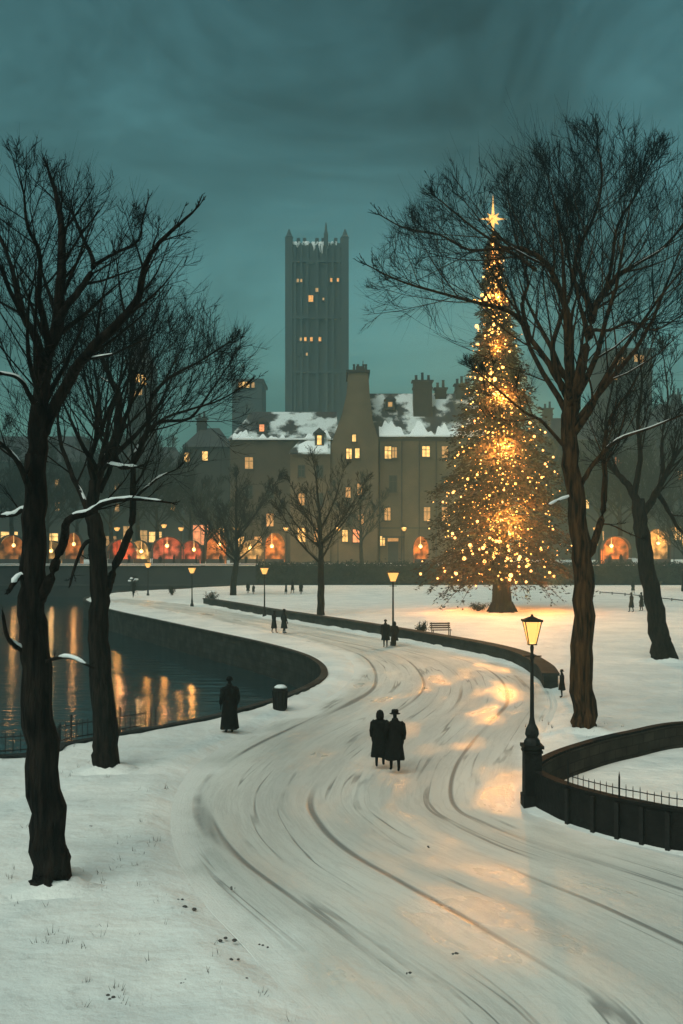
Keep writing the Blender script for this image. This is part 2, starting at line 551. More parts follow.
# ---------------------------------------------------------------- camera, world, sun
cd = bpy.data.cameras.new('camera')
cam = bpy.data.objects.new('camera', cd)
col.objects.link(cam)
cam.location = (0, 0, CAM_H)
cam.rotation_euler = (R(90), 0, 0)
cd.sensor_fit = 'VERTICAL'
cd.sensor_height = 36
cd.lens = F * 36 / 1024
cd.shift_y = (HY - 512) / 1024
cd.clip_end = 3000
scn.camera = cam

SUN_EL, SUN_AZ = R(52), R(215)     # azimuth clockwise from +Y: light from behind left of the viewer
w = bpy.data.worlds.new('World')
scn.world = w
w.use_nodes = True
nt = w.node_tree
bg = nt.nodes['Background']
sky = nt.nodes.new('ShaderNodeTexSky')
sky.sky_type = 'NISHITA'
sky.sun_disc = False
sky.sun_elevation = SUN_EL
sky.sun_rotation = SUN_AZ
sky.air_density = 1.0
sky.dust_density = 2.0
tint = nt.nodes.new('ShaderNodeMix'); tint.data_type = 'RGBA'; tint.blend_type = 'MULTIPLY'
tint.inputs['Factor'].default_value = 1
tint.inputs['B'].default_value = (0.37, 0.71, 0.51, 1)
nt.links.new(sky.outputs['Color'], tint.inputs['A'])
tc = nt.nodes.new('ShaderNodeTexCoord')
mp = nt.nodes.new('ShaderNodeMapping'); mp.inputs['Scale'].default_value = (1, 1, 2.0)
nz = nt.nodes.new('ShaderNodeTexNoise'); nz.inputs['Scale'].default_value = 3.1; nz.inputs['Detail'].default_value = 5; nz.inputs['Roughness'].default_value = 0.6; nz.inputs['Distortion'].default_value = 0.6
nt.links.new(tc.outputs['Generated'], mp.inputs['Vector'])
nt.links.new(mp.outputs['Vector'], nz.inputs['Vector'])
rp = nt.nodes.new('ShaderNodeValToRGB')
rp.color_ramp.elements[0].position = 0.33; rp.color_ramp.elements[1].position = 0.66
rp.color_ramp.elements[0].color = (0.31, 0.345, 0.36, 1)
rp.color_ramp.elements[1].color = (1.55, 1.52, 1.47, 1)
nt.links.new(nz.outputs['Fac'], rp.inputs['Fac'])
cl = nt.nodes.new('ShaderNodeMix'); cl.data_type = 'RGBA'; cl.blend_type = 'MULTIPLY'
cl.inputs['Factor'].default_value = 1
nt.links.new(tint.outputs['Result'], cl.inputs['A'])
nt.links.new(rp.outputs['Color'], cl.inputs['B'])
nt.links.new(cl.outputs['Result'], bg.inputs['Color'])
bg.inputs['Strength'].default_value = 0.05

sl = bpy.data.lights.new('sun', 'SUN')
so = bpy.data.objects.new('sun', sl)
col.objects.link(so)
sl.energy = 1.45
sl.angle = R(50)
sl.color = (1.0, 0.955, 0.86)
d = Vector((math.sin(SUN_AZ) * math.cos(SUN_EL), math.cos(SUN_AZ) * math.cos(SUN_EL), math.sin(SUN_EL)))
so.rotation_euler = d.to_track_quat('Z', 'Y').to_euler()
so.location = d * 120

vs = scn.view_settings
vs.view_transform = 'Standard'
vs.look = 'None'
vs.exposure = 0.80
vs.gamma = 1.0
vs.use_curve_mapping = False
cy = scn.cycles
cy.max_bounces = 5
cy.diffuse_bounces = 2
cy.glossy_bounces = 3
cy.transmission_bounces = 2
cy.transparent_max_bounces = 8
cy.volume_bounces = 1
cy.sample_clamp_indirect = 4.0
cy.use_denoising = True
cy.caustics_reflective = False
cy.caustics_refractive = False

# haze
hz = MB().box((0, 370, 63), (1300, 880, 142))
hm = bpy.data.materials.new('haze')
hm.use_nodes = True
hm.node_tree.nodes.remove(hm.node_tree.nodes['Principled BSDF'])
pv = hm.node_tree.nodes.new('ShaderNodeVolumePrincipled')
pv.inputs['Color'].default_value = (0.50, 0.86, 0.88, 1)
pv.inputs['Density'].default_value = 0.00095
pv.inputs['Density Attribute'].default_value = ''
pv.inputs['Color Attribute'].default_value = ''
pv.inputs['Temperature Attribute'].default_value = ''
pv.inputs['Anisotropy'].default_value = 0.55
hm.node_tree.links.new(pv.outputs[0], hm.node_tree.nodes['Material Output'].inputs['Volume'])
tag(hz.build('haze', hm), kind='stuff')

# ---------------------------------------------------------------- ground, road, pond
rng = random.Random(7)
TY = 165.0       # front of the terrace
TZ = 3.2         # its height
pond_px = [(0, 760), (60, 748), (120, 737), (180, 726), (240, 712), (285, 698), (312, 686), (323, 675.5), (317, 664.5), (297, 654.5),
           (255, 643), (200, 631), (150, 620), (110, 611), (90, 604), (84, 599.5), (100, 595), (130, 591.5), (190, 588.5)]
pond = [Vector((-45, 25.5, 0)), Vector((-24, 28.2, 0))] + [G(*p) for p in pond_px] + [Vector((-14, 164.8, 0))]
pond_curve = arc_resample(catmull(pond[:-1], 12), 0.8) + [pond[-1]]
pond_poly = pond_curve + [Vector((-200, 164.8, 0)), Vector((-200, 25.5, 0))]

pairs = [((380, 1130), (1150, 1080)), ((330, 1040), (980, 960)), ((255, 960), (800, 890)), ((205, 905), (690, 858)), ((180, 865), (604, 838)), ((171, 830), (550, 821)),
         ((175, 795), (523, 806)), ((195, 766), (527, 770)), ((232, 741), (540, 742)), ((280, 719), (553, 718)), ((322, 701), (557, 701)),
         ((346, 685), (545, 683)), ((354, 668), (518, 668)), ((342, 654), (480, 657)), ((305, 641), (420, 645)), ((255, 629.5), (345, 631)),
         ((200, 618), (272, 619)), ((150, 608.5), (210, 607.5)), ((112, 602.5), (152, 600.5)), ((98, 600.5), (128, 598.5))]
NS = 10
Lc = catmull([G(*a) for a, b in pairs], NS)
Rc = catmull([G(*b) for a, b in pairs], NS)


def gh(x, y):
    """snow height"""
    return 0.09 + 0.07 * noise.noise(Vector((x * 0.22, y * 0.16, 3.1))) + 0.03 * noise.noise(Vector((x * 0.8, y * 0.7, 9.0)))


# road: lofted strip with ruts, uv = (metres across, metres along)
NX = 40
rv, rf, ruv, redge = [], [], [], []
s = 0.0
for i in range(len(Lc)):
    a, b = Lc[i], Rc[i]
    if i:
        s += (((Lc[i] + Rc[i]) - (Lc[i - 1] + Rc[i - 1])) * 0.5).length
    wdt = (b - a).length
    for j in range(NX + 1):
        t = j / NX
        p = a.lerp(b, t)
        z = 0.0
        if 0 < j < NX:
            z = 0.035 * noise.noise(Vector((t * 9.0, s * 0.05, 1.7))) + 0.02 * noise.noise(Vector((t * 22.0, s * 0.08, 5.7))) + 0.01
        rv.append((p.x, p.y, z))
        redge.append((min(t, 1 - t) * wdt, 0.0))
        ruv.append(((t - 0.5) * (6 + 0.55 * wdt), s))
for i in range(len(Lc) - 1):
    for j in range(NX):
        k = i * (NX + 1) + j
        rf.append((k, k + 1, k + NX + 2, k + NX + 1))
mb = MB()
mb.v, mb.f = rv, rf
road = mb.build('road', M['road'], smooth=True)
tag(road, kind='structure')
ul = road.data.uv_layers.new(name='UVMap')
for lp in road.data.loops:
    ul.data[lp.index].uv = ruv[lp.vertex_index]
ul = road.data.uv_layers.new(name='Edge')
for lp in road.data.loops:
    ul.data[lp.index].uv = redge[lp.vertex_index]

road_poly = [v.copy() for v in Lc] + [v.copy() for v in reversed(Rc)]


def inside(p, poly):
    x, y = p[0], p[1]
    c = False
    j = len(poly) - 1
    for i in range(len(poly)):
        xi, yi = poly[i][0], poly[i][1]
        xj, yj = poly[j][0], poly[j][1]
        if (yi > y) != (yj > y) and x < (xj - xi) * (y - yi) / (yj - yi) + xi:
            c = not c
        j = i
    return c


def bbox(poly):
    return min(p[0] for p in poly), min(p[1] for p in poly), max(p[0] for p in poly), max(p[1] for p in poly)


rbb, pbb = bbox(road_poly), bbox(pond_poly)


def in_bb(p, poly, bb):
    return bb[0] <= p[0] <= bb[2] and bb[1] <= p[1] <= bb[3] and inside(p, poly)


def edge_dist(p, poly_pts):
    return min((p[0] - q[0]) ** 2 + (p[1] - q[1]) ** 2 for q in poly_pts) ** 0.5


verts, edges, zs = [], [], []


def add_loop(poly, z):
    b = len(verts)
    for p in poly:
        verts.append(Vector((p[0], p[1])))
        zs.append(z)
    for i in range(len(poly)):
        edges.append((b + i, b + (i + 1) % len(poly)))


add_loop(road_poly, 0.0)
add_loop(pond_poly, 0.0)
add_loop([(-560, 5), (560, 5), (560, 166), (-560, 166)], 0.0)
y = 6.0
allb = road_poly + pond_poly
while y < 162:
    st = max(0.35, y * 0.018)
    half = 14 + y * 0.5
    x = -half
    while x < half:
        p = (x + rng.uniform(-0.3, 0.3) * st, y + rng.uniform(-0.3, 0.3) * st)
        x += st
        if in_bb(p, road_poly, rbb) or in_bb(p, pond_poly, pbb):
            continue
        dd = edge_dist(p, allb)
        if dd < 0.12:
            continue
        k = min(1.0, dd / 0.7)
        rim = 0.07 * math.exp(-((dd - 0.55) / 0.4) ** 2)
        verts.append(Vector(p))
        zs.append((gh(*p) + rim) * k)
    y += st
vo, eo, fo, ov, oe, of = geometry.delaunay_2d_cdt(verts, edges, [], 0, 1e-5)
zo = [zs[o[0]] if o else 0.0 for o in ov]
mb = MB()
mb.v = [(v.x, v.y, z) for v, z in zip(vo, zo)]
for f in fo:
    c = sum((vo[i] for i in f), Vector((0, 0))) / len(f)
    if in_bb(c, road_poly, rbb) or in_bb(c, pond_poly, pbb):
        continue
    mb.f.append(tuple(f))
tag(mb.build('snow_ground', M['snow'], smooth=True), kind='structure')
# the terrace beyond the park
mb = MB()
mb.add([(-560, TY + 0.9, TZ), (560, TY + 0.9, TZ), (560, 780, TZ), (-560, 780, TZ)], [(0, 1, 2, 3)])
tag(mb.build('terrace_ground', M['snow']), kind='structure')
# water
mb = MB()
mb.add([(-230, 20, -2.0), (2, 20, -2.0), (2, 166, -2.0), (-230, 166, -2.0)], [(0, 1, 2, 3)])
tag(mb.build('pond_water', M['water']), kind='structure')


def ribbon(curve, w0, w1, z0, z1, name, material, parent=None, smooth=False, zf=None):
    """wall that follows a curve; offsets w0..w1 across it"""
    mb = MB()
    n = len(curve)
    for i, p in enumerate(curve):
        t = (curve[min(i + 1, n - 1)] - curve[max(i - 1, 0)])
        t.z = 0
        t.normalize()
        q = Vector((t.y, -t.x, 0))
        zz = zf(i / (n - 1)) if zf else z1
        for off, z in ((w0, z0), (w1, z0), (w1, zz), (w0, zz)):
            a = p + q * off
            mb.v.append((a.x, a.y, z))
    for i in range(n - 1):
        for j in range(4):
            k, l = i * 4 + j, i * 4 + (j + 1) % 4
            mb.f.append((k, l, l + 4, k + 4))
    mb.f.append((3, 2, 1, 0))
    e = (n - 1) * 4
    mb.f.append((e, e + 1, e + 2, e + 3))
    o = mb.build(name, material, parent, smooth)
    wall_uv(o, curve)
    return o


pw = thing('pond_wall', 'curved dark stone retaining wall round the edge of the pond', 'wall')
ribbon(pond_curve, -0.02, 0.32, -3, 0.0, 'wall', M['stone_block'], pw)
ribbon(pond_curve, -0.10, 0.24, 0.003, 0.15, 'coping', M['coping_block'], pw)

# low kerb wall along the far side of the road
kp = [G(p[0], p[1]) for p in ((206, 604.5), (240, 610.5), (272, 616.5), (345, 628.5), (420, 642), (480, 653.5), (520, 664.5), (543, 678), (551, 689))]
kc = arc_resample(catmull(kp, 14), 0.5)
kw = thing('kerb_wall', 'long low dark green-grey wall curving along the far side of the road', 'wall')
ribbon(kc, -0.32, 0.32, -0.1, 0.60, 'wall', M['stone_block'], kw)
ribbon(kc, -0.40, 0.40, 0.603, 0.72, 'coping', M['coping_block'], kw)

# embankment of the terrace on the water side, hedge on the lawn side
ew = thing('embankment_wall', 'long dark embankment wall across the far end of the pond', 'wall')
MB().box((-130, TY + 0.5, 0.5), (240, 1.0, 5.2)).build('wall', M['embank'], ew)
mb = MB().box((-130, TY + 0.35, TZ + 0.15), (240, 1.5, 0.12))
mb.build('coping', M['stone_dark'], ew)
mb = MB().box((-130, TY + 0.4, TZ + 0.25), (240, 1.2, 0.08))
tag(mb.build('snow_cap', M['branch_snow'], ew), 'strip of snow on the wall top')
hd = thing('hedge', 'long dark clipped hedge at the back of the snowy lawn', 'hedge')
mb = MB().box((83, TY - 0.5, 1.6), (194, 2.4, 3.2))
for i in range(16000):
    x = rng.uniform(-14, 75)
    if rng.random() < 0.6:
        c = Vector((x, TY - 1.75 + rng.gauss(0, 0.15), rng.uniform(0, 3.5)))
    else:
        c = Vector((x, TY - 0.5 + rng.uniform(-1.3, 1.3), 3.2 + abs(rng.gauss(0, 0.28)) + 0.7 * max(0, noise.noise(Vector((x * 0.35, 0, 0)))) * rng.random()))
    a = Vector((rng.gauss(0, 1), rng.gauss(0, 1), rng.gauss(0, 1))).normalized() * rng.uniform(0.1, 0.3)
    b = a.orthogonal().normalized() * rng.uniform(0.06, 0.16)
    mb.add([c - a, c + b, c + a, c - b], [(0, 1, 2, 3)])
mb.build('foliage', M['hedge'], hd)

# ---------------------------------------------------------------- railing by the pond
rl = thing('pond_railing', 'thin black iron railing on the near bank of the pond', 'railing')
near = [p for p in pond_curve if p.y < 36 and p.x < -6.4 and p.x > -22]
near = arc_resample(near, 0.22)
ins = []
for i, p in enumerate(near):
    t = near[min(i + 1, len(near) - 1)] - near[max(i - 1, 0)]
    t.normalize()
    ins.append(p + Vector((t.y, -t.x, 0)) * 0.06)
pk = MB()
for i, p in enumerate(ins):
    if i % 9 == 4:
        MB().tube([p + Vector((0, 0, 0.1)), p + Vector((0, 0, 0.95))], 0.035, 6).ball(p + Vector((0, 0, 0.99)), 0.05).build('post', M['iron'], rl)
    else:
        pk.tube([p + Vector((0, 0, 0.2)), p + Vector((0, 0, 0.78)), p + Vector((0, 0, 0.86))], [0.02, 0.02, 0.004], 4)
pk.tube([p + Vector((0, 0, 0.70)) for p in ins[::3]], 0.018, 4)
pk.tube([p + Vector((0, 0, 0.28)) for p in ins[::3]], 0.018, 4)
pk.build('railing_panel', M['iron'], rl)

# ---------------------------------------------------------------- round garden bed at right
bp_ = [Vector((*q, 0)) for q in ((4.85, 25.5), (5.2, 24.0), (5.88, 22.85), (6.57, 22.1), (7.4, 21.4), (9.2, 20.6), (11.8, 20.5), (15, 22), (16.8, 26), (15.2, 30.4), (11.4, 32.2), (8.6, 30.4), (6.75, 28.6), (5.45, 26.9))]
cc = catmull(bp_ + bp_[:3], 10)[10:10 + 141]
el = cc                    # centre line of the rim, counter-clockwise
bed = thing('garden_bed', 'round snow filled garden bed in a black walled rim at right', 'garden bed')


def inset(curve, w_):
    n = len(curve) - 1
    out = []
    for i in range(n + 1):
        t = curve[(i + 1) % n] - curve[(i - 1) % n]
        t.normalize()
        out.append(curve[i] + Vector((-t.y, t.x, 0)) * w_)
    return out


def rim(c0, w0, w1, z0, z1, name, m):
    a, b = inset(c0, w0), inset(c0, w1)
    mb = MB()
    n = len(a) - 1
    for i in range(n):
        for p, z in ((a[i], z0), (b[i], z0), (b[i], z1), (a[i], z1)):
            mb.v.append((p.x, p.y, z))
    for i in range(n):
        for j in range(4):
            k, l = i * 4 + j, i * 4 + (j + 1) % 4
            k2, l2 = ((i + 1) % n) * 4 + j, ((i + 1) % n) * 4 + (j + 1) % 4
            mb.f.append((k, k2, l2, l))
    o = mb.build(name, m, bed)
    wall_uv(o, c0, True)
    return o


rim(el, -0.02, 0.18, -0.05, 0.86, 'wall', M['black_wall'])
rim(el, -0.05, 0.20, 0.863, 0.93, 'coping', M['black_wall'])
rim(el, 0.183, 0.24, 0.0, 0.858, 'lining', M['lining_block'])
inner = inset(el, 0.21)[:-1]
PC = sum(inner, Vector((0, 0, 0))) / len(inner)
NI = len(inner)
mb = MB()
rings = 12
mb.v.append((PC.x, PC.y, 0.16))
for k in range(1, rings + 1):
    for q in inner:
        x, yy = PC.x + (q.x - PC.x) * k / rings, PC.y + (q.y - PC.y) * k / rings
        mb.v.append((x, yy, 0.12 + gh(x, yy) * 0.6 * (1 if k < rings else 0.4)))
for j in range(NI):
    mb.f.append((0, 1 + j, 1 + (j + 1) % NI))
for k in range(rings - 1):
    for j in range(NI):
        a, b = 1 + k * NI + j, 1 + k * NI + (j + 1) % NI
        mb.f.append((a, a + NI, b + NI, b))
tag(mb.build('snow_bed', M['snow'], bed, smooth=True), 'smooth snow inside the bed')
mid = inset(el, 0.08)
line_ = arc_resample(mid[2:62], 0.17)
pk = MB()
for i, p in enumerate(line_):
    big = i % 9 == 0
    hh = (0.62 if big else 0.34) * rng.uniform(0.85, 1.1)
    p = p + Vector((0, 0, 0.9))
    r_ = 0.022 if big else 0.010
    pk.tube([p, p + Vector((0, 0, hh * 0.8)), p + Vector((0, 0, hh))], [r_, r_, 0.003], 4)
pk.tube([p + Vector((0, 0, 1.12)) for p in line_[::2]], 0.012, 4)
pk.build('spiked_rail', M['iron'], bed)
out_ = inset(el, -0.05)
for i in range(3, 60, 6):
    p = out_[i]
    t = out_[i + 1] - out_[i - 1]
    MB().box((p.x, p.y, 0.42), (0.10, 0.10, 0.84), math.atan2(t.y, t.x)).build('rib', M['iron'], bed)

# ---------------------------------------------------------------- street lamps
WARM = (1.0, 0.50, 0.16)


def lamp(name, label, loc, H, power, group, base=True, rad=0.10, size=1.0):
    t = thing(name, label, 'street lamp', loc, group=group)
    if base:
        MB().box((0, 0, 0.70), (0.42, 0.42, 1.6)).box((0, 0, 0.1), (0.50, 0.50, 0.4)).box((0, 0, 1.52), (0.52, 0.52, 0.08)).box((0, 0, 1.40), (0.47, 0.47, 0.06)).build('pedestal', M['black_wall'], t)
        prof = [(0.22, 1.563), (0.20, 1.66), (0.14, 1.74), (0.18, 1.82), (0.16, 1.95), (0.09, 2.08), (0.055, 2.25), (0.042, H - 1.0), (0.06, H - 0.97), (0.06, H - 0.92), (0.035, H - 0.85), (0.05, H - 0.72), (0.03, H - 0.62)]
    else:
        prof = [(0.19, -0.1), (0.18, 0.25), (0.10, 0.4), (0.12, 0.55), (0.07, 0.9), (0.05, H - 1.0), (0.075, H - 0.95), (0.05, H - 0.85), (0.06, H - 0.72), (0.04, H - 0.62)]
    MB().lathe((0, 0, 0), prof, 10).build('post', M['iron'], t, smooth=False)
    MB().tube([Vector((-0.24, 0, H - 0.93)), Vector((0.24, 0, H - 0.93))], 0.018, 5).build('ladder_bar', M['iron'], t)
    b0, b1 = 0.10 * size, 0.22 * size
    hz_ = 0.56
    fr = MB()
    for sx, sy in ((1, 1), (1, -1), (-1, 1), (-1, -1)):
        fr.tube([Vector((sx * b0, sy * b0, H - 0.62)), Vector((sx * b1, sy * b1, H - 0.06))], 0.014, 4)
    fr.box((0, 0, H - 0.63), (b0 * 2.4, b0 * 2.4, 0.03))
    fr.build('lantern_frame', M['iron'], t)
    g = MB()
    e = 0.008
    lo = [(-b0 + e, -b0 + e, H - 0.61), (b0 - e, -b0 + e, H - 0.61), (b0 - e, b0 - e, H - 0.61), (-b0 + e, b0 - e, H - 0.61)]
    hi = [(-b1 + e, -b1 + e, H - 0.07), (b1 - e, -b1 + e, H - 0.07), (b1 - e, b1 - e, H - 0.07), (-b1 + e, b1 - e, H - 0.07)]
    g.add(lo + hi, [(0, 1, 5, 4), (1, 2, 6, 5), (2, 3, 7, 6), (3, 0, 4, 7)])
    g.build('lantern_glass', M['lantern_glass'], t)
    c = MB().box((0, 0, H - 0.03), (b1 * 2.35, b1 * 2.35, 0.05))
    c.lathe((0, 0, H), [(b1 * 1.3, 0.0), (b1 * 0.5, 0.06), (0.05, 0.075), (0.03, 0.13)], 4, R(45))
    c.build('lantern_cap', M['iron'], t)
    light('flame', (0, 0, H - 0.34), power, WARM, rad, t)
    return t


LG = 'lit street lamps of the park'
p = G(532, 806)
lamp('street_lamp', 'tall black street lamp with tapered lit lantern on a square pedestal beside the round bed', (p.x, p.y, 0), 4.72, 300, LG, size=0.92)
for px, py, H, pwr, lab in ((393, 646, 4.85, 500, 'black street lamp with bright lantern on the far roadside behind a pair of walkers'),
                            (264.5, 617, 4.55, 450, 'black street lamp with glowing lantern behind the low kerb wall near two strollers'),
                            (192, 606.5, 4.2, 450, 'slender street lamp on the verge left of a low snowy shrub'),
                            (148, 596, 4.3, 420, 'farthest small street lamp near the tip of the spit of land')):
    p = G(px, py)
    lamp('street_lamp', lab, (p.x, p.y, 0), H, pwr * 0.7, LG, base=False, rad=0.16, size=1.7)

# ---------------------------------------------------------------- bare trees
class Tree:
    def __init__(self, seed, twig_mat='twig', bark='bark', tip=0.006, dens=1.0):
        self.r = random.Random(seed)
        self.wood, self.twigs, self.snow = MB(), MB(), []
        self.tm, self.bm, self.tip, self.dens = twig_mat, bark, tip, dens
        self.mist = 0
        self.reach = 1.0
        self.env = None
        self.mound = None

    def rv(self):
        r = self.r
        return Vector((r.gauss(0, 1), r.gauss(0, 1), r.gauss(0, 1))).normalized()

    def path(self, p, d, L, n, wig, up):
        pts = [p.copy()]
        d = d.normalized()
        for i in range(n):
            d = (d + self.rv() * wig + Vector((0, 0, up))).normalized()
            p = p + d * (L / n)
            pts.append(p.copy())
        return pts

    def spawn(self, pts, r0, r1, L, lev, maxlev, start=0.25, num=None, up=0.07):
        r = self.r
        n = len(pts) - 1
        num = num if num is not None else 8
        num = max(2, int(num * self.dens + r.random()))
        for k in range(num):
            t = start + (1 - start) * ((k + r.random()) / num)
            f = min(t * n, n - 0.001)
            i = int(f)
            p = pts[i].lerp(pts[i + 1], f - i)
            tan = (pts[i + 1] - pts[i]).normalized()
            side = tan.cross(self.rv()).normalized()
            ang = R(r.uniform(22, 52))
            d = tan * math.cos(ang) + side * math.sin(ang)
            d.z += 0.12
            ll = L * (1 - 0.5 * t) * r.uniform(0.7, 1.3) * (self.reach if lev == 1 else 1)
            rr = (r0 + (r1 - r0) * t) * r.uniform(0.28, 0.44)
            self.branch(p, d, ll, rr, lev, maxlev, up)

    def branch(self, p, d, L, r0, lev, maxlev, up=0.07):
        n = (7, 5, 4, 3)[min(lev, 3)]
        if self.env is not None:
            c, ex, ez = self.env
            dn = d.normalized()
            lmin = L * 0.42
            for q in range(6):
                e = p + (dn + Vector((0, 0, 0.25))) * L - c
                if (e.x / ex) ** 2 + (e.y / ex) ** 2 + (e.z / ez) ** 2 < 1 or L < lmin:
                    break
                L *= 0.72
        pts = self.path(p, d, L, n, (0.15, 0.11, 0.09, 0.09)[min(lev, 3)], up)
        r0 = max(r0, self.tip)
        rad = [max(self.tip * 0.7, r0 + (self.tip - r0) * i / n) for i in range(n + 1)]
        if lev <= 1 and self.mist and r0 > 0.03 and abs(d.normalized().z) < 0.4 and self.r.random() < 0.5 and len(self.snow) < 40:
            self.snow_on(pts, rad, 0.0, 0.45, 0.45)
        (self.wood if (lev <= 1 and r0 > self.tip * 2.4) else self.twigs).tube(pts, rad, 5 if lev <= 1 else 3, caps=False)
        if lev == maxlev and self.mist:
            for q in range(self.mist):
                i = self.r.randrange(n)
                d2 = (pts[i + 1] - pts[i]).normalized() + self.rv() * 0.5 + Vector((0, 0, 0.12))
                tp = self.path(pts[i], d2, L * self.r.uniform(0.8, 1.7), 3, 0.08, up)
                self.twigs.tube(tp, [self.tip * 0.5, self.tip * 0.42, self.tip * 0.35, self.tip * 0.25], 3, caps=False)
        if lev < maxlev:
            self.spawn(pts, r0, self.tip, L * 0.62, lev + 1, maxlev, 0.12, (7, 6, 5, 4)[min(lev, 3)], up * 0.8)

    def limb(self, pts, r0, r1, L, num, maxlev=3, start=0.25, sides=8, end=True, up=0.07):
        """a traced limb with branches of its own"""
        cv = catmull(pts, 4)
        n = len(cv) - 1
        rad = [r0 + (r1 - r0) * (i / n) ** 0.8 for i in range(n + 1)]
        j = [p + self.rv() * rad[i] * 0.18 if 0 < i < n else p for i, p in enumerate(cv)]
        self.wood.tube(j, rad, sides)
        if num:
            self.spawn(j, r0, r1, L, 1, maxlev, start, num, up)
        if end:
            t = (cv[-1] - cv[-2]).normalized()
            for k in range(3):
                self.branch(cv[-1], t + self.rv() * 0.3, L * 0.45, r1 * 0.8, 1, maxlev, up)
        return j, rad

    def snow_on(self, j, rad, t0=0.1, t1=0.9, th=0.55):
        """snow lying along the upper side of a limb"""
        n = len(j) - 1
        a, b = int(t0 * n), max(int(t1 * n), int(t0 * n) + 2)
        b = min(b, n)
        pts, rr = [], []
        for i in range(a, b + 1):
            pts.append(j[i] + Vector((0, 0, rad[i] * 0.72)))
            e = min(i - a, b - i)
            rr.append(rad[i] * th * (0.35 if e == 0 else 1) * self.r.uniform(0.6, 1.25) + 0.012)
        self.snow.append(MB().tube(pts, rr, 6))

    def build(self, name, label, cat, loc, group=None):
        t = thing(name, label, cat, loc, group=group)
        off = Vector(loc)
        for mb, nm, m in ((self.wood, 'trunk', M[self.bm]), (self.twigs, 'crown', M[self.tm]), *((q, 'snow', M['branch_snow']) for q in self.snow), (self.mound or MB(), 'snow_mound', M['snow'])):
            if not mb.v:
                continue
            mb.v = [(x - off.x, y - off.y, z - off.z) for x, y, z in mb.v]
            mb.build(nm, m, t, smooth=(nm != 'crown'))
        return t


def flare(tr, base, r, n=5):
    if tr.mist or n == 5:
        pr_ = MB()
        k_ = 18
        for q, (f, z) in enumerate(((0.9, 0.26), (1.35, 0.22), (1.9, 0.165), (2.7, 0.10), (3.6, 0.02))):
            for m_ in range(k_):
                a = 2 * math.pi * m_ / k_
                w_ = 1 + 0.18 * math.sin(a * 3 + r * 9) + 0.1 * tr.r.uniform(-1, 1)
                pr_.v.append((base.x + r * f * w_ * math.cos(a), base.y + r * f * w_ * math.sin(a), z * (0.75 + 0.5 * tr.r.random()) if q < 4 else 0.0))
        for q in range(4):
            for m_ in range(k_):
                m2 = (m_ + 1) % k_
                pr_.f.append((q * k_ + m_, (q + 1) * k_ + m_, (q + 1) * k_ + m2, q * k_ + m2))
        tr.mound = pr_
    for k in range(n):
        a = 2 * math.pi * (k + tr.r.random() * 0.6) / n
        d_ = Vector((math.cos(a), math.sin(a), 0))
        tr.wood.tube([base + Vector((0, 0, 0.75)) + d_ * r * 0.5, base + Vector((0, 0, 0.28)) + d_ * r * 0.68, base + Vector((0, 0, -0.05)) + d_ * r * 0.95, base + Vector((0, 0, -0.2)) + d_ * r * 1.2],
                     [r * 0.42, r * 0.40, r * 0.3, r * 0.12], 6)


def traced(tr, pl, Y, bend, seed):
    """pixel polyline at distance Y that drifts in depth by bend metres"""
    r = random.Random(seed)
    n = len(pl)
    out = []
    for i, (x, y_) in enumerate(pl):
        t = i / (n - 1)
        out.append(W(x, y_, Y + bend * t ** 1.2 + (r.uniform(-0.15, 0.15) * abs(bend) if 0 < i < n - 1 else 0)))
    return out


TG = 'tall bare trees in the snow'
# near left tree
Y1 = 19.1
t1 = Tree(11, tip=0.0042, dens=0.8)
t1.mist = 3
t1.reach = 1.2
t1.env = (W(58, 345, 19.1), 3.25, 4.0)
base = G(52, 891)
flare(t1, base, 0.34, 6)
t1.limb([base + Vector((0, 0, -0.2)), W(50, 860, Y1), W(45, 790, Y1), W(38, 700, Y1), W(33, 640, Y1), W(33, 585, Y1), W(34, 520, Y1), W(36, 455, Y1)], 0.40, 0.20, 2, 0, end=False, sides=12)
J = t1.limb(traced(t1, [(36, 460), (40, 409), (46, 362), (56, 328), (60, 297), (62, 251), (61, 222), (56, 195), (49, 172)], Y1, 0.8, 1), 0.20, 0.03, 2.3, 15)
t1.snow_on(*J, 0.1, 0.2)
J = t1.limb(traced(t1, [(38, 452), (46, 424), (70, 378), (88, 353), (116, 325), (137, 300), (144, 269), (155, 248), (175, 228), (193, 212)], Y1, -1.6, 2), 0.15, 0.02, 2.1, 16)
J = t1.limb(traced(t1, [(57, 325), (65, 309), (80, 290), (93, 268), (90, 252), (84, 240), (74, 215)], Y1 + 0.2, 1.2, 3), 0.10, 0.02, 1.7, 11)
t1.limb(traced(t1, [(92, 267), (106, 258), (120, 251), (139, 240), (142, 223), (148, 200)], Y1 + 1.0, 1.0, 4), 0.045, 0.015, 1.5, 9)
J = t1.limb(traced(t1, [(44, 366), (34, 335), (21, 311), (14, 276), (2, 242), (-18, 205)], Y1, 1.5, 5), 0.11, 0.02, 2.0, 12)
t1.limb(traced(t1, [(50, 345), (43, 318), (39, 297), (40, 255), (28, 227), (24, 195)], Y1, -1.4, 6), 0.085, 0.02, 1.8, 11)
J = t1.limb(traced(t1, [(37, 410), (28, 392), (18, 378), (0, 373), (-25, 365)], Y1, -0.8, 7), 0.06, 0.02, 1.4, 7)
t1.snow_on(*J, 0.3, 0.8)
J = t1.limb(traced(t1, [(40, 600), (50, 577), (62, 545), (68, 521), (88, 513), (105, 503), (130, 499), (150, 500), (172, 503)], Y1, -1.3, 8), 0.12, 0.015, 1.0, 6, maxlev=2, start=0.5)
t1.snow_on(*J, 0.42, 0.95, 0.7)
J = t1.limb(traced(t1, [(31, 668), (24, 652), (14, 645), (7, 636), (3, 615)], Y1, -0.7, 9), 0.08, 0.03, 0.6, 2, maxlev=1)
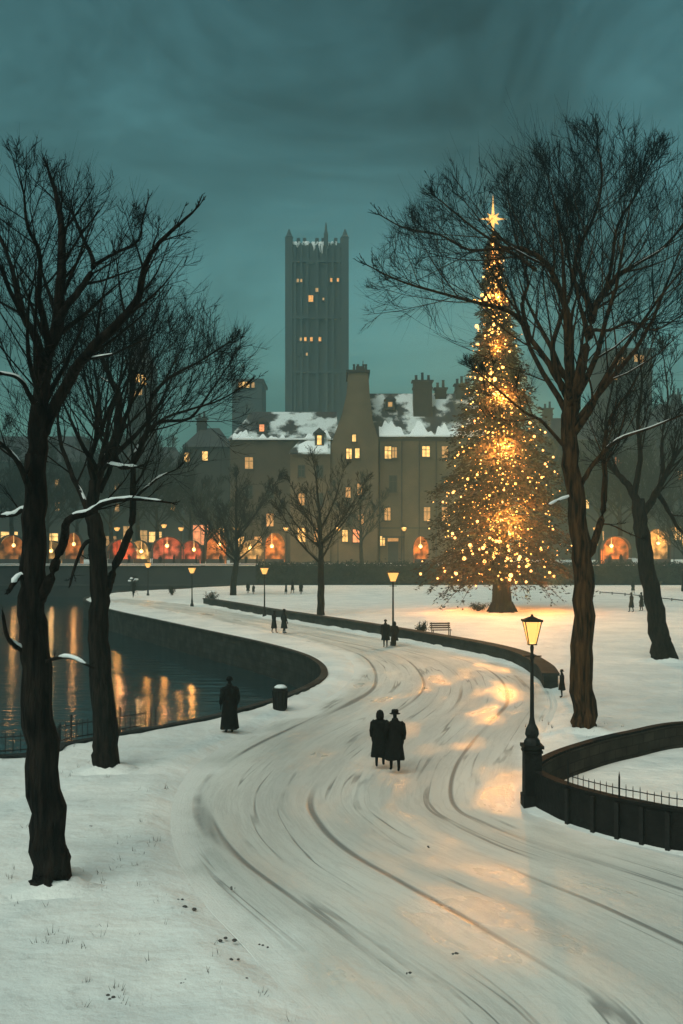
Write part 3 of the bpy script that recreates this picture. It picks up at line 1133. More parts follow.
t1.snow_on(*J, 0.15, 0.7, 0.9)
J = t1.limb(traced(t1, [(38, 668), (50, 660), (70, 657), (91, 667)], Y1, -0.8, 10), 0.05, 0.02, 0.5, 2, maxlev=1)
t1.snow_on(*J, 0.5, 0.95, 0.9)
J = t1.limb(traced(t1, [(33, 592), (26, 577), (16, 580), (8, 592)], Y1, -0.5, 11), 0.09, 0.04, 0.5, 2, maxlev=1)
t1.snow_on(*J, 0.2, 0.85, 0.9)
J = t1.limb(traced(t1, [(33, 530), (26, 510), (12, 515), (-10, 517)], Y1, 0.8, 12), 0.07, 0.03, 0.9, 4, maxlev=2)
t1.snow_on(*J, 0.3, 0.9, 0.8)
J = t1.limb(traced(t1, [(34, 505), (22, 470), (8, 450), (-15, 430)], Y1, -1.2, 13), 0.08, 0.02, 1.4, 6)
t1.snow_on(*J, 0.2, 0.7, 0.6)
for k in range(5):     # limbs towards and away from the viewer
    a = R(90) * (1 if k % 2 else -1) + R(t1.r.uniform(-40, 40))
    z0 = t1.r.uniform(430, 350)
    t1.branch(W(42, z0, Y1), Vector((math.cos(a), math.sin(a), 1.1)), 4.2, 0.07, 0, 3)
t1.build('bare_tree', 'nearest bare black tree at far left with snow on its lower limbs', 'tree', (base.x, base.y, 0), TG)

# second left tree
Y2 = 29.0
t2 = Tree(23, tip=0.006, dens=0.85)
t2.mist = 3
t2.reach = 1.5
t2.env = (W(135, 420, 29.0), 4.5, 4.9)
base = G(107, 772)
flare(t2, base, 0.34, 6)
t2.limb([base + Vector((0, 0, -0.2)), W(106, 745, Y2), W(102, 700, Y2), W(99, 650, Y2), W(100, 600, Y2), W(98, 550, Y2), W(92, 515, Y2)], 0.42, 0.22, 2, 0, end=False, sides=12)
J = t2.limb(traced(t2, [(92, 518), (95, 482), (108, 455), (117, 430), (119, 399), (112, 382), (104, 362), (98, 335), (92, 310)], Y2, 1.5, 21), 0.20, 0.03, 2.6, 14)
t2.snow_on(*J, 0.12, 0.3)
J = t2.limb(traced(t2, [(112, 448), (120, 466), (134, 462), (148, 427), (151, 399), (169, 378), (197, 363), (225, 345)], Y2, -2.2, 22), 0.12, 0.02, 2.8, 15)
J = t2.limb(traced(t2, [(106, 592), (112, 574), (130, 531), (133, 500), (133, 468), (138, 446), (158, 423), (190, 418), (211, 391), (228, 366)], Y2, 2.4, 23), 0.15, 0.02, 2.6, 15, start=0.35)
t2.snow_on(*J, 0.5, 0.6)
J = t2.limb(traced(t2, [(96, 485), (90, 460), (97, 437), (95, 409), (86, 385), (82, 350)], Y2, -2.0, 24), 0.11, 0.02, 2.4, 12)
J = t2.limb(traced(t2, [(93, 520), (84, 500), (70, 470), (60, 440), (57, 414), (50, 385)], Y2, 1.5, 25), 0.12, 0.02, 2.2, 11)
t2.snow_on(*J, 0.1, 0.3)
J = t2.limb(traced(t2, [(116, 432), (124, 420), (132, 398), (136, 370), (150, 340), (160, 300)], Y2 + 0.6, 2.0, 26), 0.10, 0.02, 2.6, 13)
J = t2.limb(traced(t2, [(97, 540), (84, 545), (74, 570), (70, 585)], Y2, -1.0, 27), 0.08, 0.03, 0.8, 3, maxlev=2)
J = t2.limb(traced(t2, [(94, 505), (104, 468), (120, 466), (137, 467)], Y2, -0.9, 28), 0.07, 0.03, 0.9, 4, maxlev=2)
t2.snow_on(*J, 0.45, 1.0, 1.0)
J = t2.limb(traced(t2, [(133, 500), (146, 488), (160, 477), (175, 470)], Y2 + 1.2, -0.9, 29), 0.05, 0.02, 1.1, 5, maxlev=2)
t2.snow_on(*J, 0.3, 0.9, 0.8)
J = t2.limb(traced(t2, [(145, 432), (165, 418), (195, 408), (220, 400), (245, 385)], Y2 - 1, -1.8, 30), 0.05, 0.015, 2.2, 12)
for k in range(6):
    a = R(90) * (1 if k % 2 else -1) + R(t2.r.uniform(-50, 50))
    t2.branch(W(100, t2.r.uniform(500, 420), Y2), Vector((math.cos(a), math.sin(a), 1.0)), 5.0, 0.09, 0, 3)
t2.build('bare_tree', 'second bare tree from the left with forked trunk close to the pond railing', 'tree', (base.x, base.y, 0), TG)

# big right tree
Y3 = 35.1
t3 = Tree(37, bark='bark_brown', tip=0.007, dens=0.88)
t3.mist = 3
t3.reach = 1.25
t3.env = (W(583, 345, 35.1), 8.0, 7.8)
base = G(584, 733)
flare(t3, base, 0.40, 6)
t3.limb([base + Vector((0, 0, -0.2)), W(584, 715, Y3), W(582, 660, Y3), W(584, 600, Y3), W(581, 545, Y3), W(574, 490, Y3), W(569, 440, Y3), W(571, 395, Y3)], 0.47, 0.26, 2, 0, end=False, sides=14)
t3.limb(traced(t3, [(571, 400), (578, 379), (588, 337), (595, 308), (615, 279), (632, 267), (665, 246), (690, 215)], Y3, 2.0, 31), 0.24, 0.03, 3.6, 17)
t3.limb(traced(t3, [(594, 312), (584, 295), (574, 279), (578, 250), (590, 226), (599, 200), (602, 170), (598, 148)], Y3 + 0.8, -1.2, 32), 0.12, 0.02, 2.8, 17)
t3.limb(traced(t3, [(571, 395), (570, 366), (568, 317), (553, 275), (541, 259), (520, 248), (503, 247), (470, 225), (440, 200)], Y3, -2.5, 33), 0.17, 0.02, 3.6, 18)
J = t3.limb(traced(t3, [(568, 400), (561, 385), (545, 358), (530, 337), (522, 304), (528, 284), (521, 258), (513, 228), (508, 198)], Y3, 2.0, 34), 0.15, 0.02, 3.2, 17)
t3.limb(traced(t3, [(563, 390), (552, 352), (562, 315), (572, 285), (566, 245), (558, 215), (550, 185)], Y3, 1.0, 35), 0.12, 0.02, 3.0, 16)
t3.limb(traced(t3, [(528, 328), (510, 312), (479, 303), (437, 292), (400, 281), (367, 265)], Y3 + 1.0, -2.6, 36), 0.10, 0.02, 3.0, 18)
t3.limb(traced(t3, [(536, 270), (505, 250), (470, 250), (440, 235), (405, 228), (380, 215)], Y3 - 1.0, 2.2, 37), 0.07, 0.02, 2.8, 15)
J = t3.limb(traced(t3, [(563, 445), (540, 420), (524, 412), (495, 387), (478, 372)], Y3, -1.8, 38), 0.07, 0.02, 1.6, 8)
J = t3.limb(traced(t3, [(584, 562), (594, 545), (603, 510), (605, 473), (604, 448), (612, 415), (630, 390), (650, 350)], Y3, 2.2, 39), 0.17, 0.025, 2.4, 12, start=0.4)
J = t3.limb(traced(t3, [(577, 490), (586, 476), (599, 457), (618, 440), (650, 428), (690, 412)], Y3, -1.6, 40), 0.11, 0.03, 1.6, 9)
t3.snow_on(*J, 0.45, 0.9, 0.55)
J = t3.limb(traced(t3, [(574, 496), (566, 498), (557, 501), (549, 505)], Y3, -0.6, 41), 0.06, 0.03, 0.3, 0, end=False)
t3.snow_on(*J, 0.1, 1.0, 1.2)
J = t3.limb(traced(t3, [(592, 330), (610, 330), (630, 322), (655, 330), (690, 310)], Y3, -2.2, 42), 0.07, 0.02, 2.6, 13)
t3.limb(traced(t3, [(606, 292), (612, 262), (618, 225), (636, 195), (650, 165)], Y3 + 1.5, -2.0, 43), 0.09, 0.02, 3.0, 15)
t3.limb(traced(t3, [(594, 545), (604, 524), (628, 533), (640, 538)], Y3 + 0.8, 0.8, 44), 0.04, 0.015, 0.6, 3, maxlev=2)
for k in range(8):
    a = R(90) * (1 if k % 2 else -1) + R(t3.r.uniform(-45, 45))
    t3.branch(W(571, t3.r.uniform(440, 360), Y3), Vector((math.cos(a), math.sin(a), 1.1)), 8.0, 0.13, 0, 3)
t3.build('bare_tree', 'big bare tree with wide crown and brown lit trunk at right', 'tree', (base.x, base.y, 0), TG)

# leaning right tree
Y4 = 56.5
t4 = Tree(41, bark='bark', tip=0.014, dens=0.9)
base = G(662, 662)
flare(t4, base, 0.45, 5)
t4.limb([base + Vector((0, 0, -0.2)), W(660, 640, Y4), W(654, 600, Y4), W(645, 555, Y4), W(640, 520, Y4), W(638, 500, Y4)], 0.62, 0.36, 2, 0, end=False, sides=10)
t4.limb([base + Vector((0.55, -0.1, -0.2)), W(663, 640, Y4), W(656, 605, Y4), W(648, 565, Y4)], 0.42, 0.36, 2, 0, end=False, sides=8)
t4.limb(traced(t4, [(638, 505), (630, 488), (618, 474), (608, 458), (606, 420), (615, 375)], Y4, 2, 51), 0.26, 0.04, 3.2, 11)
t4.limb(traced(t4, [(640, 520), (652, 500), (664, 478), (676, 455), (690, 440)], Y4, -2, 52), 0.28, 0.06, 3.4, 11)
t4.limb(traced(t4, [(634, 495), (640, 460), (638, 420), (642, 380), (636, 345)], Y4, -2, 53), 0.20, 0.03, 3.2, 13)
J = t4.limb(traced(t4, [(656, 490), (668, 510), (680, 530), (700, 545)], Y4, 1, 54), 0.16, 0.06, 1.5, 4, maxlev=2)
t4.snow_on(*J, 0.1, 0.7, 0.5)
t4.limb(traced(t4, [(664, 478), (662, 440), (668, 400), (664, 360)], Y4, 2, 55), 0.14, 0.03, 3.0, 11)
t4.build('bare_tree', 'leaning bare tree with split foot near the right edge', 'tree', (base.x, base.y, 0), TG)


def free_tree(seed, base, H, r, spread, tip, bark='bark', twig='far_twig', dens=0.8, trunk=0.35, limbs=9, label='', group=None, maxlev=3):
    """vase shaped bare tree grown freely"""
    t = Tree(seed, twig, bark, tip, dens)
    rr = t.r
    top = base + Vector((rr.uniform(-0.04, 0.04) * H, rr.uniform(-0.04, 0.04) * H, trunk * H))
    flare(t, base, r * 0.8, 4)
    j, rad = t.limb([base + Vector((0, 0, -0.2)), base.lerp(top, 0.5) + Vector((rr.uniform(-0.2, 0.2), 0, 0)), top], r, r * 0.7, 1, 0, end=False)
    t.limb([top, top + Vector((rr.uniform(-.3, .3), rr.uniform(-.3, .3), H * 0.3)), top + Vector((rr.uniform(-.8, .8), rr.uniform(-.8, .8), H * 0.6))], r * 0.68, tip * 2, H * 0.25, 12, maxlev)
    for k in range(limbs):
        a = 2 * math.pi * (k + rr.random() * 0.6) / limbs
        h = rr.uniform(-0.08, 0.22) * H
        p0 = top + Vector((0, 0, h)) if h > 0 else base.lerp(top, 1 + h / (trunk * H))
        q = Vector((math.cos(a), math.sin(a), 0))
        ll = H * spread * rr.uniform(0.75, 1.1)
        p1 = p0 + q * ll * 0.35 + Vector((0, 0, ll * 0.32))
        p2 = p0 + q * ll * 0.72 + Vector((0, 0, ll * 0.85))
        t.limb([p0, p1, p2], r * 0.34, tip * 1.6, H * 0.2, 9, maxlev, start=0.2, sides=5)
    return t.build('bare_tree', label, 'tree', tuple(base), group)


free_tree(61, G(321, 616), 14.5, 0.40, 0.42, 0.015, label='small bare tree standing on the snowy lawn before the gabled house', group=TG, trunk=0.36, bark='bark', dens=0.8)
free_tree(62, G(233, 596), 16.5, 0.48, 0.45, 0.02, label='dark broad-crowned bare tree at the back edge of the lawn, below the dark wing', group=TG, trunk=0.3, bark='bark', dens=1.0)
BG_ = 'bare trees along the far street'
far_trees = []
for k, (px, Y, H, lab) in enumerate(((203, 172, 15, 'slim bare tree on the far street behind the dark broad tree'),
                                     (362, 178, 16, 'bare tree on the far street right against the gabled house'),
                                     (14, 176, 27, 'leftmost tall bare tree on the far street behind the nearest trunk'),
                                     (75, 180, 24, 'tall bare tree on the far street behind the two left trunks'),
                                     (158, 178, 23, 'tall bare tree on the far street above the pink lit stalls'),
                                     (622, 176, 26, 'bare tree on the far street just right of the big trunk'),
                                     (668, 182, 30, 'bare tree on the far street behind the leaning tree'),
                                     (548, 185, 24, 'bare tree on the far street between the lit fir and the big trunk'),
                                     (46, 171, 22, 'bare tree on the far street between the two leftmost tall ones'),
                                     (112, 173, 25, 'bare tree on the far street behind the forked trunk'),
                                     (140, 182, 29, 'tallest bare tree on the far street, below the slim dim tower'),
                                     (190, 180, 21, 'bare tree on the far street behind the narrow pink stall'),
                                     (-8, 174, 25, 'bare tree on the far street cut by the left edge'),
                                     (600, 186, 27, 'bare tree on the far street close behind the big trunk'),
                                     (646, 172, 23, 'bare tree on the far street between the two right stalls'))):
    p = W(px, 545, Y)
    p.z = TZ
    if k < 2:
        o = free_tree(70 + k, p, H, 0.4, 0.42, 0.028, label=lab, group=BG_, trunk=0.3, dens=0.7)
        far_trees.append((o, H))
    else:
        if k == 2:
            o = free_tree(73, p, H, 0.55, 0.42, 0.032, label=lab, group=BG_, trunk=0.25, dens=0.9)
            proto, PH = o, H
        else:
            o = copy_tree(proto)
            o.location = p
            o.scale = (H / PH,) * 3
            o.rotation_euler.z = k * 1.3
            o['label'] = lab
p = G(683.5, 592)
o = copy_tree(proto)
o.location = p
o.scale = (0.62,) * 3
o.rotation_euler.z = 2.2
o['label'] = 'small bare tree cut off by the right picture edge'
o['group'] = BG_

# ---------------------------------------------------------------- christmas tree
XB = G(502, 613)
XS = XB.y / F
rx = random.Random(5)


def zpix(py):
    return CAM_H + (HY - py) * XS


prof = [(232, 1), (250, 8), (280, 12), (320, 18), (360, 26), (400, 37), (440, 50), (480, 63), (520, 75), (550, 83), (570, 82), (584, 66)]


def xr(py):
    for (a, ra), (b, rb) in zip(prof, prof[1:]):
        if a <= py <= b:
            return (ra + (rb - ra) * (py - a) / (b - a)) * XS
    return 0


def xaxis(py):
    """trunk leans a little left towards the top"""
    t = max(0, min(1, (613 - py) / 400))
    return Vector((XB.x - 9 * XS * t, XB.y, 0))


xt = thing('christmas_tree', 'tall slender Christmas fir covered with warm lights on the lawn', 'christmas tree', tuple(XB))
tr = MB()
tr.tube([Vector((0, 0, -0.2)), Vector((0, 0, 0.5)), Vector((-0.05, 0, 2.5)), Vector((-0.3, 0, 18)), Vector((-0.9, 0, 37))], [1.25, 1.05, 0.9, 0.55, 0.08], 10)
for k in range(7):
    a = k * 0.9
    q = Vector((math.cos(a), math.sin(a), 0))
    tr.tube([q * 0.7 + Vector((0, 0, 0.9)), q * 1.15 + Vector((0, 0, 0.25)), q * 1.6 + Vector((0, 0, -0.15))], [0.4, 0.3, 0.12], 6)
tr.build('trunk', M['bark'], xt, smooth=True)
bw, nd = MB(), MB()
py = 584.0
while py > 236:
    rad = xr(py)
    nb = 9 if rad > 2.5 else 7
    for k in range(nb):
        a = rx.uniform(0, 2 * math.pi)
        L = rad * rx.uniform(0.62, 1.12)
        ax = xaxis(py) - XB
        z0 = zpix(py) + rx.uniform(-0.3, 0.3)
        q = Vector((math.cos(a), math.sin(a), 0))
        droop = rx.uniform(0.05, 0.32)
        pts = []
        for i in range(6):
            t = i / 5
            pts.append(Vector((ax.x, 0, z0)) + q * (L * t) + Vector((0, 0, 0.30 * L * t * (1 - t) * 2 - droop * L * t * t)))
        bw.tube(pts, [0.07, 0.06, 0.05, 0.04, 0.03, 0.015], 4, caps=False)
        nn = int(9 + L * 10)
        for m_ in range(nn):
            t = rx.uniform(0.12, 1.0)
            i = min(int(t * 5), 4)
            c = pts[i].lerp(pts[i + 1], t * 5 - i)
            wd = 0.16 * L * (1.05 - t) + 0.12
            c = c + Vector((rx.gauss(0, wd), rx.gauss(0, wd), rx.gauss(-0.12, 0.16)))
            out = (q + Vector((rx.gauss(0, 0.5), rx.gauss(0, 0.5), rx.gauss(-0.25, 0.35)))).normalized()
            ln = rx.uniform(0.22, 0.55)
            sd = out.cross(Vector((rx.gauss(0, 1), rx.gauss(0, 1), rx.gauss(0, 1)))).normalized() * rx.uniform(0.035, 0.10)
            nd.add([c - sd * 0.4, c + out * ln * 0.4 + sd, c + out * ln, c + out * ln * 0.4 - sd], [(0, 1, 2, 3)])
    py -= max(1.6, rad / XS * 0.055)
bw.build('branches', M['bark_brown'], xt)
nd.build('crown', M['needle'], xt)
fl = thing('fairy_lights', 'strings of warm white fairy lights all over the tall fir', 'fairy lights', tuple(XB))
bulbs = []
for i in range(760):
    t = rx.random() ** 0.85
    py = 238 + (578 - 238) * t
    rad = xr(py)
    a = rx.uniform(0, 2 * math.pi)
    k = min(1.03, abs(rx.gauss(0, 0.55))) if rx.random() < 0.6 else rx.uniform(0.3, 1.0)
    ax = xaxis(py) - XB
    pos = Vector((ax.x + rad * k * math.cos(a), rad * k * math.sin(a), zpix(py) - 0.1 * rad * k))
    bulbs.append((pos, rx.choice((0.05, 0.055, 0.06, 0.07, 0.085, 0.12)) * rx.uniform(0.8, 1.2)))
for c, n_, sp in (((493, 552), 16, 3.2), ((507, 560), 16, 2.2), ((478, 548), 8, 2.0), ((504, 576), 6, 1.0), ((489, 300), 14, 1.2), ((488, 330), 10, 1.4), ((487, 378), 12, 1.6)):
    for k in range(n_):
        pos = W(c[0], c[1], XB.y) - XB + Vector((rx.gauss(0, sp * 0.5), -xr(min(c[1], 583)) * rx.uniform(0.1, 0.9), rx.gauss(0, sp * 0.32)))
        bulbs.append((pos, rx.uniform(0.08, 0.20)))
bulbs.sort(key=lambda b: (-b[1] if b[0].y < 0.5 else 0))
sph = MB().ball((0, 0, 0), 1.0, 7, 5).build('bulb', M['bulb_hot'], fl, smooth=True)
first = sph
for i, (pos, r_) in enumerate(bulbs[:100]):
    o = first if i == 0 else first.copy()
    if i:
        col.objects.link(o)
        o.parent = fl
    o.location = pos
    o.scale = (r_, r_, r_)
sm, am = MB(), MB()
for i, (pos, r_) in enumerate(bulbs[100:]):
    sm.ball(pos, r_, 6, 4)
tag(sm.build('small_bulbs', M['bulb_hot'], fl), kind='stuff')
for i in range(1300):  # tiny bulbs added inside to give the dark needles an orange glow
    t = rx.random() ** 1.1
    py = 236 + (560 - 236) * t
    rad = xr(py) * abs(rx.gauss(0, 0.38))
    a = rx.uniform(0, 2 * math.pi)
    ax = xaxis(py) - XB
    am.ball(Vector((ax.x + rad * math.cos(a), rad * math.sin(a), zpix(py))), rx.uniform(0.04, 0.10), 5, 3)
tag(am.build('inner_glow_bulbs', M['bulb_soft'], fl), 'tiny amber bulbs added deep inside the fir for its inner glow', kind='stuff')
# unseen point lamps added to strengthen the glow of the strings
for k, (py, pwr) in enumerate(((520, 3200), (450, 3800), (400, 3200), (350, 2600), (300, 2200), (262, 1300))):
    ax = xaxis(py) - XB
    light('string_glow_fill', (ax.x, -xr(py) * 0.45, zpix(py)), pwr * 1.6, (1.0, 0.42, 0.10), 0.6, fl)
for k in range(6):  # unseen lamps ringed under the crown, added to warm the lawn
    a = 2 * math.pi * (k + 0.25) / 6
    light('string_glow_fill', (5.2 * math.cos(a), 5.2 * math.sin(a), 3.4), 620, (1.0, 0.33, 0.07), 0.5, fl)
# star
st = thing('star_topper', 'golden eight pointed star on top of the tall fir', 'star', tuple(W(493, 219, XB.y)))
mb = MB()
ps = []
for k in range(16):
    a = R(90) + 2 * math.pi * k / 16
    if k % 2:
        r_ = 0.34
    else:
        r_ = {0: 2.1, 4: 1.15, 8: 2.1, 12: 1.15}.get(k, 0.7)
    ps.append((r_ * math.cos(a), r_ * math.sin(a)))
vs_ = [(x, 0, z) for x, z in ps] + [(0, -0.24, 0), (0, 0.24, 0)]
fs_ = []
for k in range(16):
    fs_ += [(k, (k + 1) % 16, 16), ((k + 1) % 16, k, 17)]
mb.add(vs_, fs_)
mb.v = [(x * 1.15, y, z * 1.15) for x, y, z in mb.v]
mb.build('rays', M['star'], st)
MB().tube([Vector((0, 0, -2.6)), Vector((0, 0, -0.3))], 0.05, 6).build('spike', M['bark_brown'], st)

# ---------------------------------------------------------------- buildings
def window(parent, x, z, wd, h, yf, lit, mull=True, arch=False):
    """frame proud of the wall face at yf, with sill and pane"""
    f = MB()
    fw = 0.16
    f.box((x - wd / 2 - fw / 2, yf - 0.06, z), (fw, 0.16, h + 2 * fw)).box((x + wd / 2 + fw / 2, yf - 0.06, z), (fw, 0.16, h + 2 * fw))
    f.box((x, yf - 0.06, z + h / 2 + fw / 2), (wd, 0.16, fw)).box((x, yf - 0.06, z - h / 2 - fw / 2), (wd, 0.16, fw))
    if mull:
        f.box((x, yf - 0.05, z), (0.10, 0.08, h)).box((x, yf - 0.045, z + h * 0.16), (wd, 0.06, 0.09))
    o = f.build('window', M['trim'], parent)
    MB().box((x, yf - 0.02, z), (wd, 0.03, h)).build('pane', M[lit], o)
    s_ = MB().box((x, yf - 0.17, z - h / 2 - fw - 0.06), (wd + 0.6, 0.32, 0.12))
    s_.build('sill', M['trim'], o)
    return o


def gable_roof(mb, x0, x1, y0, y1, ze, zr, hipl=0.0, hipr=0.0, over=0.5):
    """ridge along x"""
    yc = (y0 + y1) / 2
    a = [(x0 - over, y0 - over, ze), (x1 + over, y0 - over, ze), (x1 + over, y1 + over, ze), (x0 - over, y1 + over, ze), (x0 + hipl, yc, zr), (x1 - hipr, yc, zr)]
    mb.add(a, [(0, 1, 5, 4), (2, 3, 4, 5), (1, 2, 5), (3, 0, 4), (3, 2, 1, 0)])
    return mb


HYY = 190.0


def hx(px):
    return (px - CX) * HYY / F


def hzz(py):
    return CAM_H + (HY - py) * HYY / F


def chimney(parent, x, y, wx, wy, z0, z1, pots, lab=None):
    c = MB().box((x, y, (z0 + z1) / 2), (wx, wy, z1 - z0)).box((x, y, z1 + 0.14), (wx + 0.6, wy + 0.6, 0.28)).box((x, y, z1 - 1.2), (wx + 0.3, wy + 0.3, 0.3))
    o = c.build('chimney', M['chimney'], parent)
    for k in range(pots):
        px_ = x - wx / 2 + wx * (k + 0.5) / pots
        MB().lathe((px_, y, z1 + 0.28), [(0.30, 0), (0.24, 0.9 + 0.5 * (k % 2)), (0.30, 1.0 + 0.5 * (k % 2)), (0.28, 1.1 + 0.5 * (k % 2))], 8).build('chimney_pot', M['chimney'], o)
    return o


hs = thing('gabled_house', 'large old ochre house with tall gable and snowy slate roofs', 'house', (hx(372), HYY, TZ))
hs_off = Vector((hx(372), HYY, TZ))
B0 = HYY
lw, rw, gx0, gx1 = hx(230), hx(505), hx(331), hx(377)
# walls
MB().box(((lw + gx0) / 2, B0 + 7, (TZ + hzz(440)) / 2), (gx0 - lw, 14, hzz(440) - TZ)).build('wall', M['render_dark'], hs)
MB().box(((gx1 + rw) / 2, B0 + 7, (TZ + hzz(437)) / 2), (rw - gx1, 14, hzz(437) - TZ)).build('wall', M['render'], hs)
gp = [(gx0, TZ), (gx1, TZ), (hx(378), hzz(440)), (hx(372), hzz(420)), (hx(369.5), hzz(395)), (hx(368), hzz(374)), (hx(348), hzz(374)), (hx(346.5), hzz(395)), (hx(342), hzz(415)), (hx(334), hzz(437)), (gx0, hzz(447))]
MB().prism(gp, B0 - 1.6, B0 + 9).build('gable', M['render'], hs)
gc = MB().box(((hx(348) + hx(368)) / 2, B0 + 3.6, hzz(374) + 0.25), (hx(368) - hx(348) + 0.7, 11.0, 0.5))
gc.box((hx(360), B0 - 0.4, hzz(374) + 0.9), (1.6, 1.6, 0.8))
gc.build('gable_cap', M['chimney'], hs)
for q in (354, 358, 363.5, 366):
    MB().lathe((hx(q), B0 + 0.6, hzz(374) + 0.45), [(0.28, 0), (0.2, 1.2), (0.26, 1.3), (0.24, 1.5)], 8).build('chimney_pot', M['chimney'], hs)
MB().tube([Vector((hx(363), B0, hzz(372))), Vector((hx(363), B0, hzz(361)))], 0.09, 5).build('finial', M['chimney'], hs)
# roofs
gable_roof(MB(), lw, gx0 + 1, B0, B0 + 14, hzz(440) + 0.02, hzz(407), hipl=3.6).build('roof', M['roof_snow'], hs)
gable_roof(MB(), gx1 - 2.5, rw, B0, B0 + 14, hzz(437) + 0.02, hzz(388), hipr=2).build('roof', M['roof_snow'], hs)
# long ledges of settled snow at the eaves
for x0, x1, ze, zr in ((lw + 0.5, gx0, hzz(440), hzz(407)), (gx1 + 0.4, rw, hzz(437), hzz(388))):
    sn = MB()
    sl_ = (zr - ze) / 7.5
    n_ = 110
    for k in range(n_):
        xa, xb = x0 + (x1 - x0) * k / n_, x0 + (x1 - x0) * (k + 1) / n_
        ha = 0.12 + 3.4 * max(0, noise.noise(Vector((xa * 0.3, ze, 1.1))) + 0.25 + 0.5 * noise.noise(Vector((xa * 1.1, ze, 4.1))))
        hb = 0.12 + 3.4 * max(0, noise.noise(Vector((xb * 0.3, ze, 1.1))) + 0.25 + 0.5 * noise.noise(Vector((xb * 1.1, ze, 4.1))))
        y0_, z0_ = B0 - 0.55, ze + 0.03
        sn.add([(xa, y0_, z0_ - 0.02), (xb, y0_, z0_ - 0.02), (xb, y0_, z0_ + 0.28), (xa, y0_, z0_ + 0.28),
                (xa, y0_ + ha, z0_ + ha * sl_ + 0.22), (xb, y0_ + hb, z0_ + hb * sl_ + 0.22), (xa, y0_ + ha + 0.1, z0_ + ha * sl_), (xb, y0_ + hb + 0.1, z0_ + hb * sl_)],
               [(0, 1, 2, 3), (3, 2, 5, 4), (4, 5, 7, 6)])
    sn.build('eaves_snow', M['branch_snow'], hs)
# projecting bay with its own lower roof, left of the gable
bx0, bx1 = hx(291), hx(330.5)
MB().box(((bx0 + bx1) / 2, B0 - 1.2, (TZ + hzz(453)) / 2), (bx1 - bx0, 2.396, hzz(453) - TZ)).build('bay', M['render'], hs)
br = MB()
ya, yb = B0 - 3.0, B0 + 3.4
za, zb = hzz(454), hzz(423)
br.add([(bx0 - 0.4, ya, za), (bx1, ya, za), (bx1, yb, zb), (bx0 + 4.5, yb, zb), (bx0 - 0.4, ya, za - 0.3), (bx1, ya, za - 0.3), (bx1, yb, zb - 0.3), (bx0 + 4.5, yb, zb - 0.3)],
       [(0, 1, 2, 3), (4, 7, 6, 5), (0, 4, 5, 1), (1, 5, 6, 2), (3, 7, 4, 0)])
br.build('bay_roof', M['roof_snow'], hs)
bs = MB()
for k in range(14):
    xa = bx0 + 1.5 + (bx1 - bx0 - 2.0) * k / 14
    xb = bx0 + 1.5 + (bx1 - bx0 - 2.0) * (k + 1) / 14
    ta, tb = 0.25 + 0.55 * (k / 14), 0.25 + 0.55 * ((k + 1) / 14)
    P = lambda x, t: (x, ya + (yb - ya) * t, za + (zb - za) * t + 0.16)
    bs.add([P(xa, 0.02), P(xb, 0.02), P(xb, tb), P(xa, ta)], [(0, 1, 2, 3)])
    bs.add([(xa, ya - 0.05, za), (xb, ya - 0.05, za), P(xb, 0.02), P(xa, 0.02)], [(0, 1, 2, 3)])
tag(bs.build('bay_snow', M['branch_snow'], hs), 'thick snow on the bay roof')


def dormer(px, py, wd, h, yf, lit):
    x, z = hx(px), hzz(py)
    dm = MB().box((x, yf + 1.4, z), (wd + 0.9, 2.8, h + 0.9))
    dm.prism([(x - wd / 2 - 0.8, z + h / 2 + 0.46), (x + wd / 2 + 0.8, z + h / 2 + 0.46), (x, z + h / 2 + 1.5)], yf - 0.3, yf + 3.2)
    o = dm.build('dormer', M['slate'], hs)
    MB().box((x, yf - 0.04, z), (wd, 0.06, h)).build('pane', M[lit], o)
    return o


dormer(319.5, 441, 0.8, 1.7, B0 - 1.6, 'lit')
dormer(261.5, 427.5, 0.9, 1.3, B0 + 0.8, 'lit_red')
dormer(391, 402, 0.8, 0.9, B0 + 3.2, 'lit_dim')
chimney(hs, hx(424), B0 + 4, 3.6, 2.2, hzz(430), hzz(379), 3)
chimney(hs, hx(444), B0 + 7, 2.2, 2.0, hzz(400), hzz(384), 2)
chimney(hs, hx(466), B0 + 7, 2.6, 2.0, hzz(400), hzz(380), 3)
# windows
yg = B0 - 1.6
for px, py, wd, h, lit in ((354, 439, 0.7, 1.3, 'lit'), (349, 454.5, 1.0, 1.9, 'lit'), (357.2, 454, 0.8, 1.8, 'lit'),
                           (348, 493, 0.9, 2.0, 'lit_dim'), (359.5, 490, 0.9, 2.2, 'lit_dim'), (350, 520, 0.9, 2.2, 'glass_dark'), (361, 520, 0.9, 2.2, 'lit_dim'), (357, 536, 1.6, 2.4, 'lit_red'), (345, 536, 1.0, 2.2, 'lit')):
    window(hs, hx(px), hzz(py), wd, h, yg, lit, mull=False if wd < 0.9 else True)
yw = B0
for px, py, wd, h, lit in ((388, 452.5, 1.2, 2.3, 'lit'), (394.5, 452.5, 0.9, 2.0, 'lit_dim'), (426, 451.5, 1.4, 2.0, 'lit'), (393, 484, 1.3, 3.0, 'glass_dark'),
                           (387.5, 514, 1.1, 2.4, 'lit_dim'), (427, 514, 1.2, 2.6, 'lit_dim'), (382.5, 541, 0.9, 1.8, 'lit'),
                           (445, 452, 1.2, 2.2, 'lit_dim'), (445, 484, 1.2, 2.8, 'glass_dark'), (445, 514, 1.2, 2.6, 'lit_dim')):
    window(hs, hx(px), hzz(py), wd, h, yw, lit)
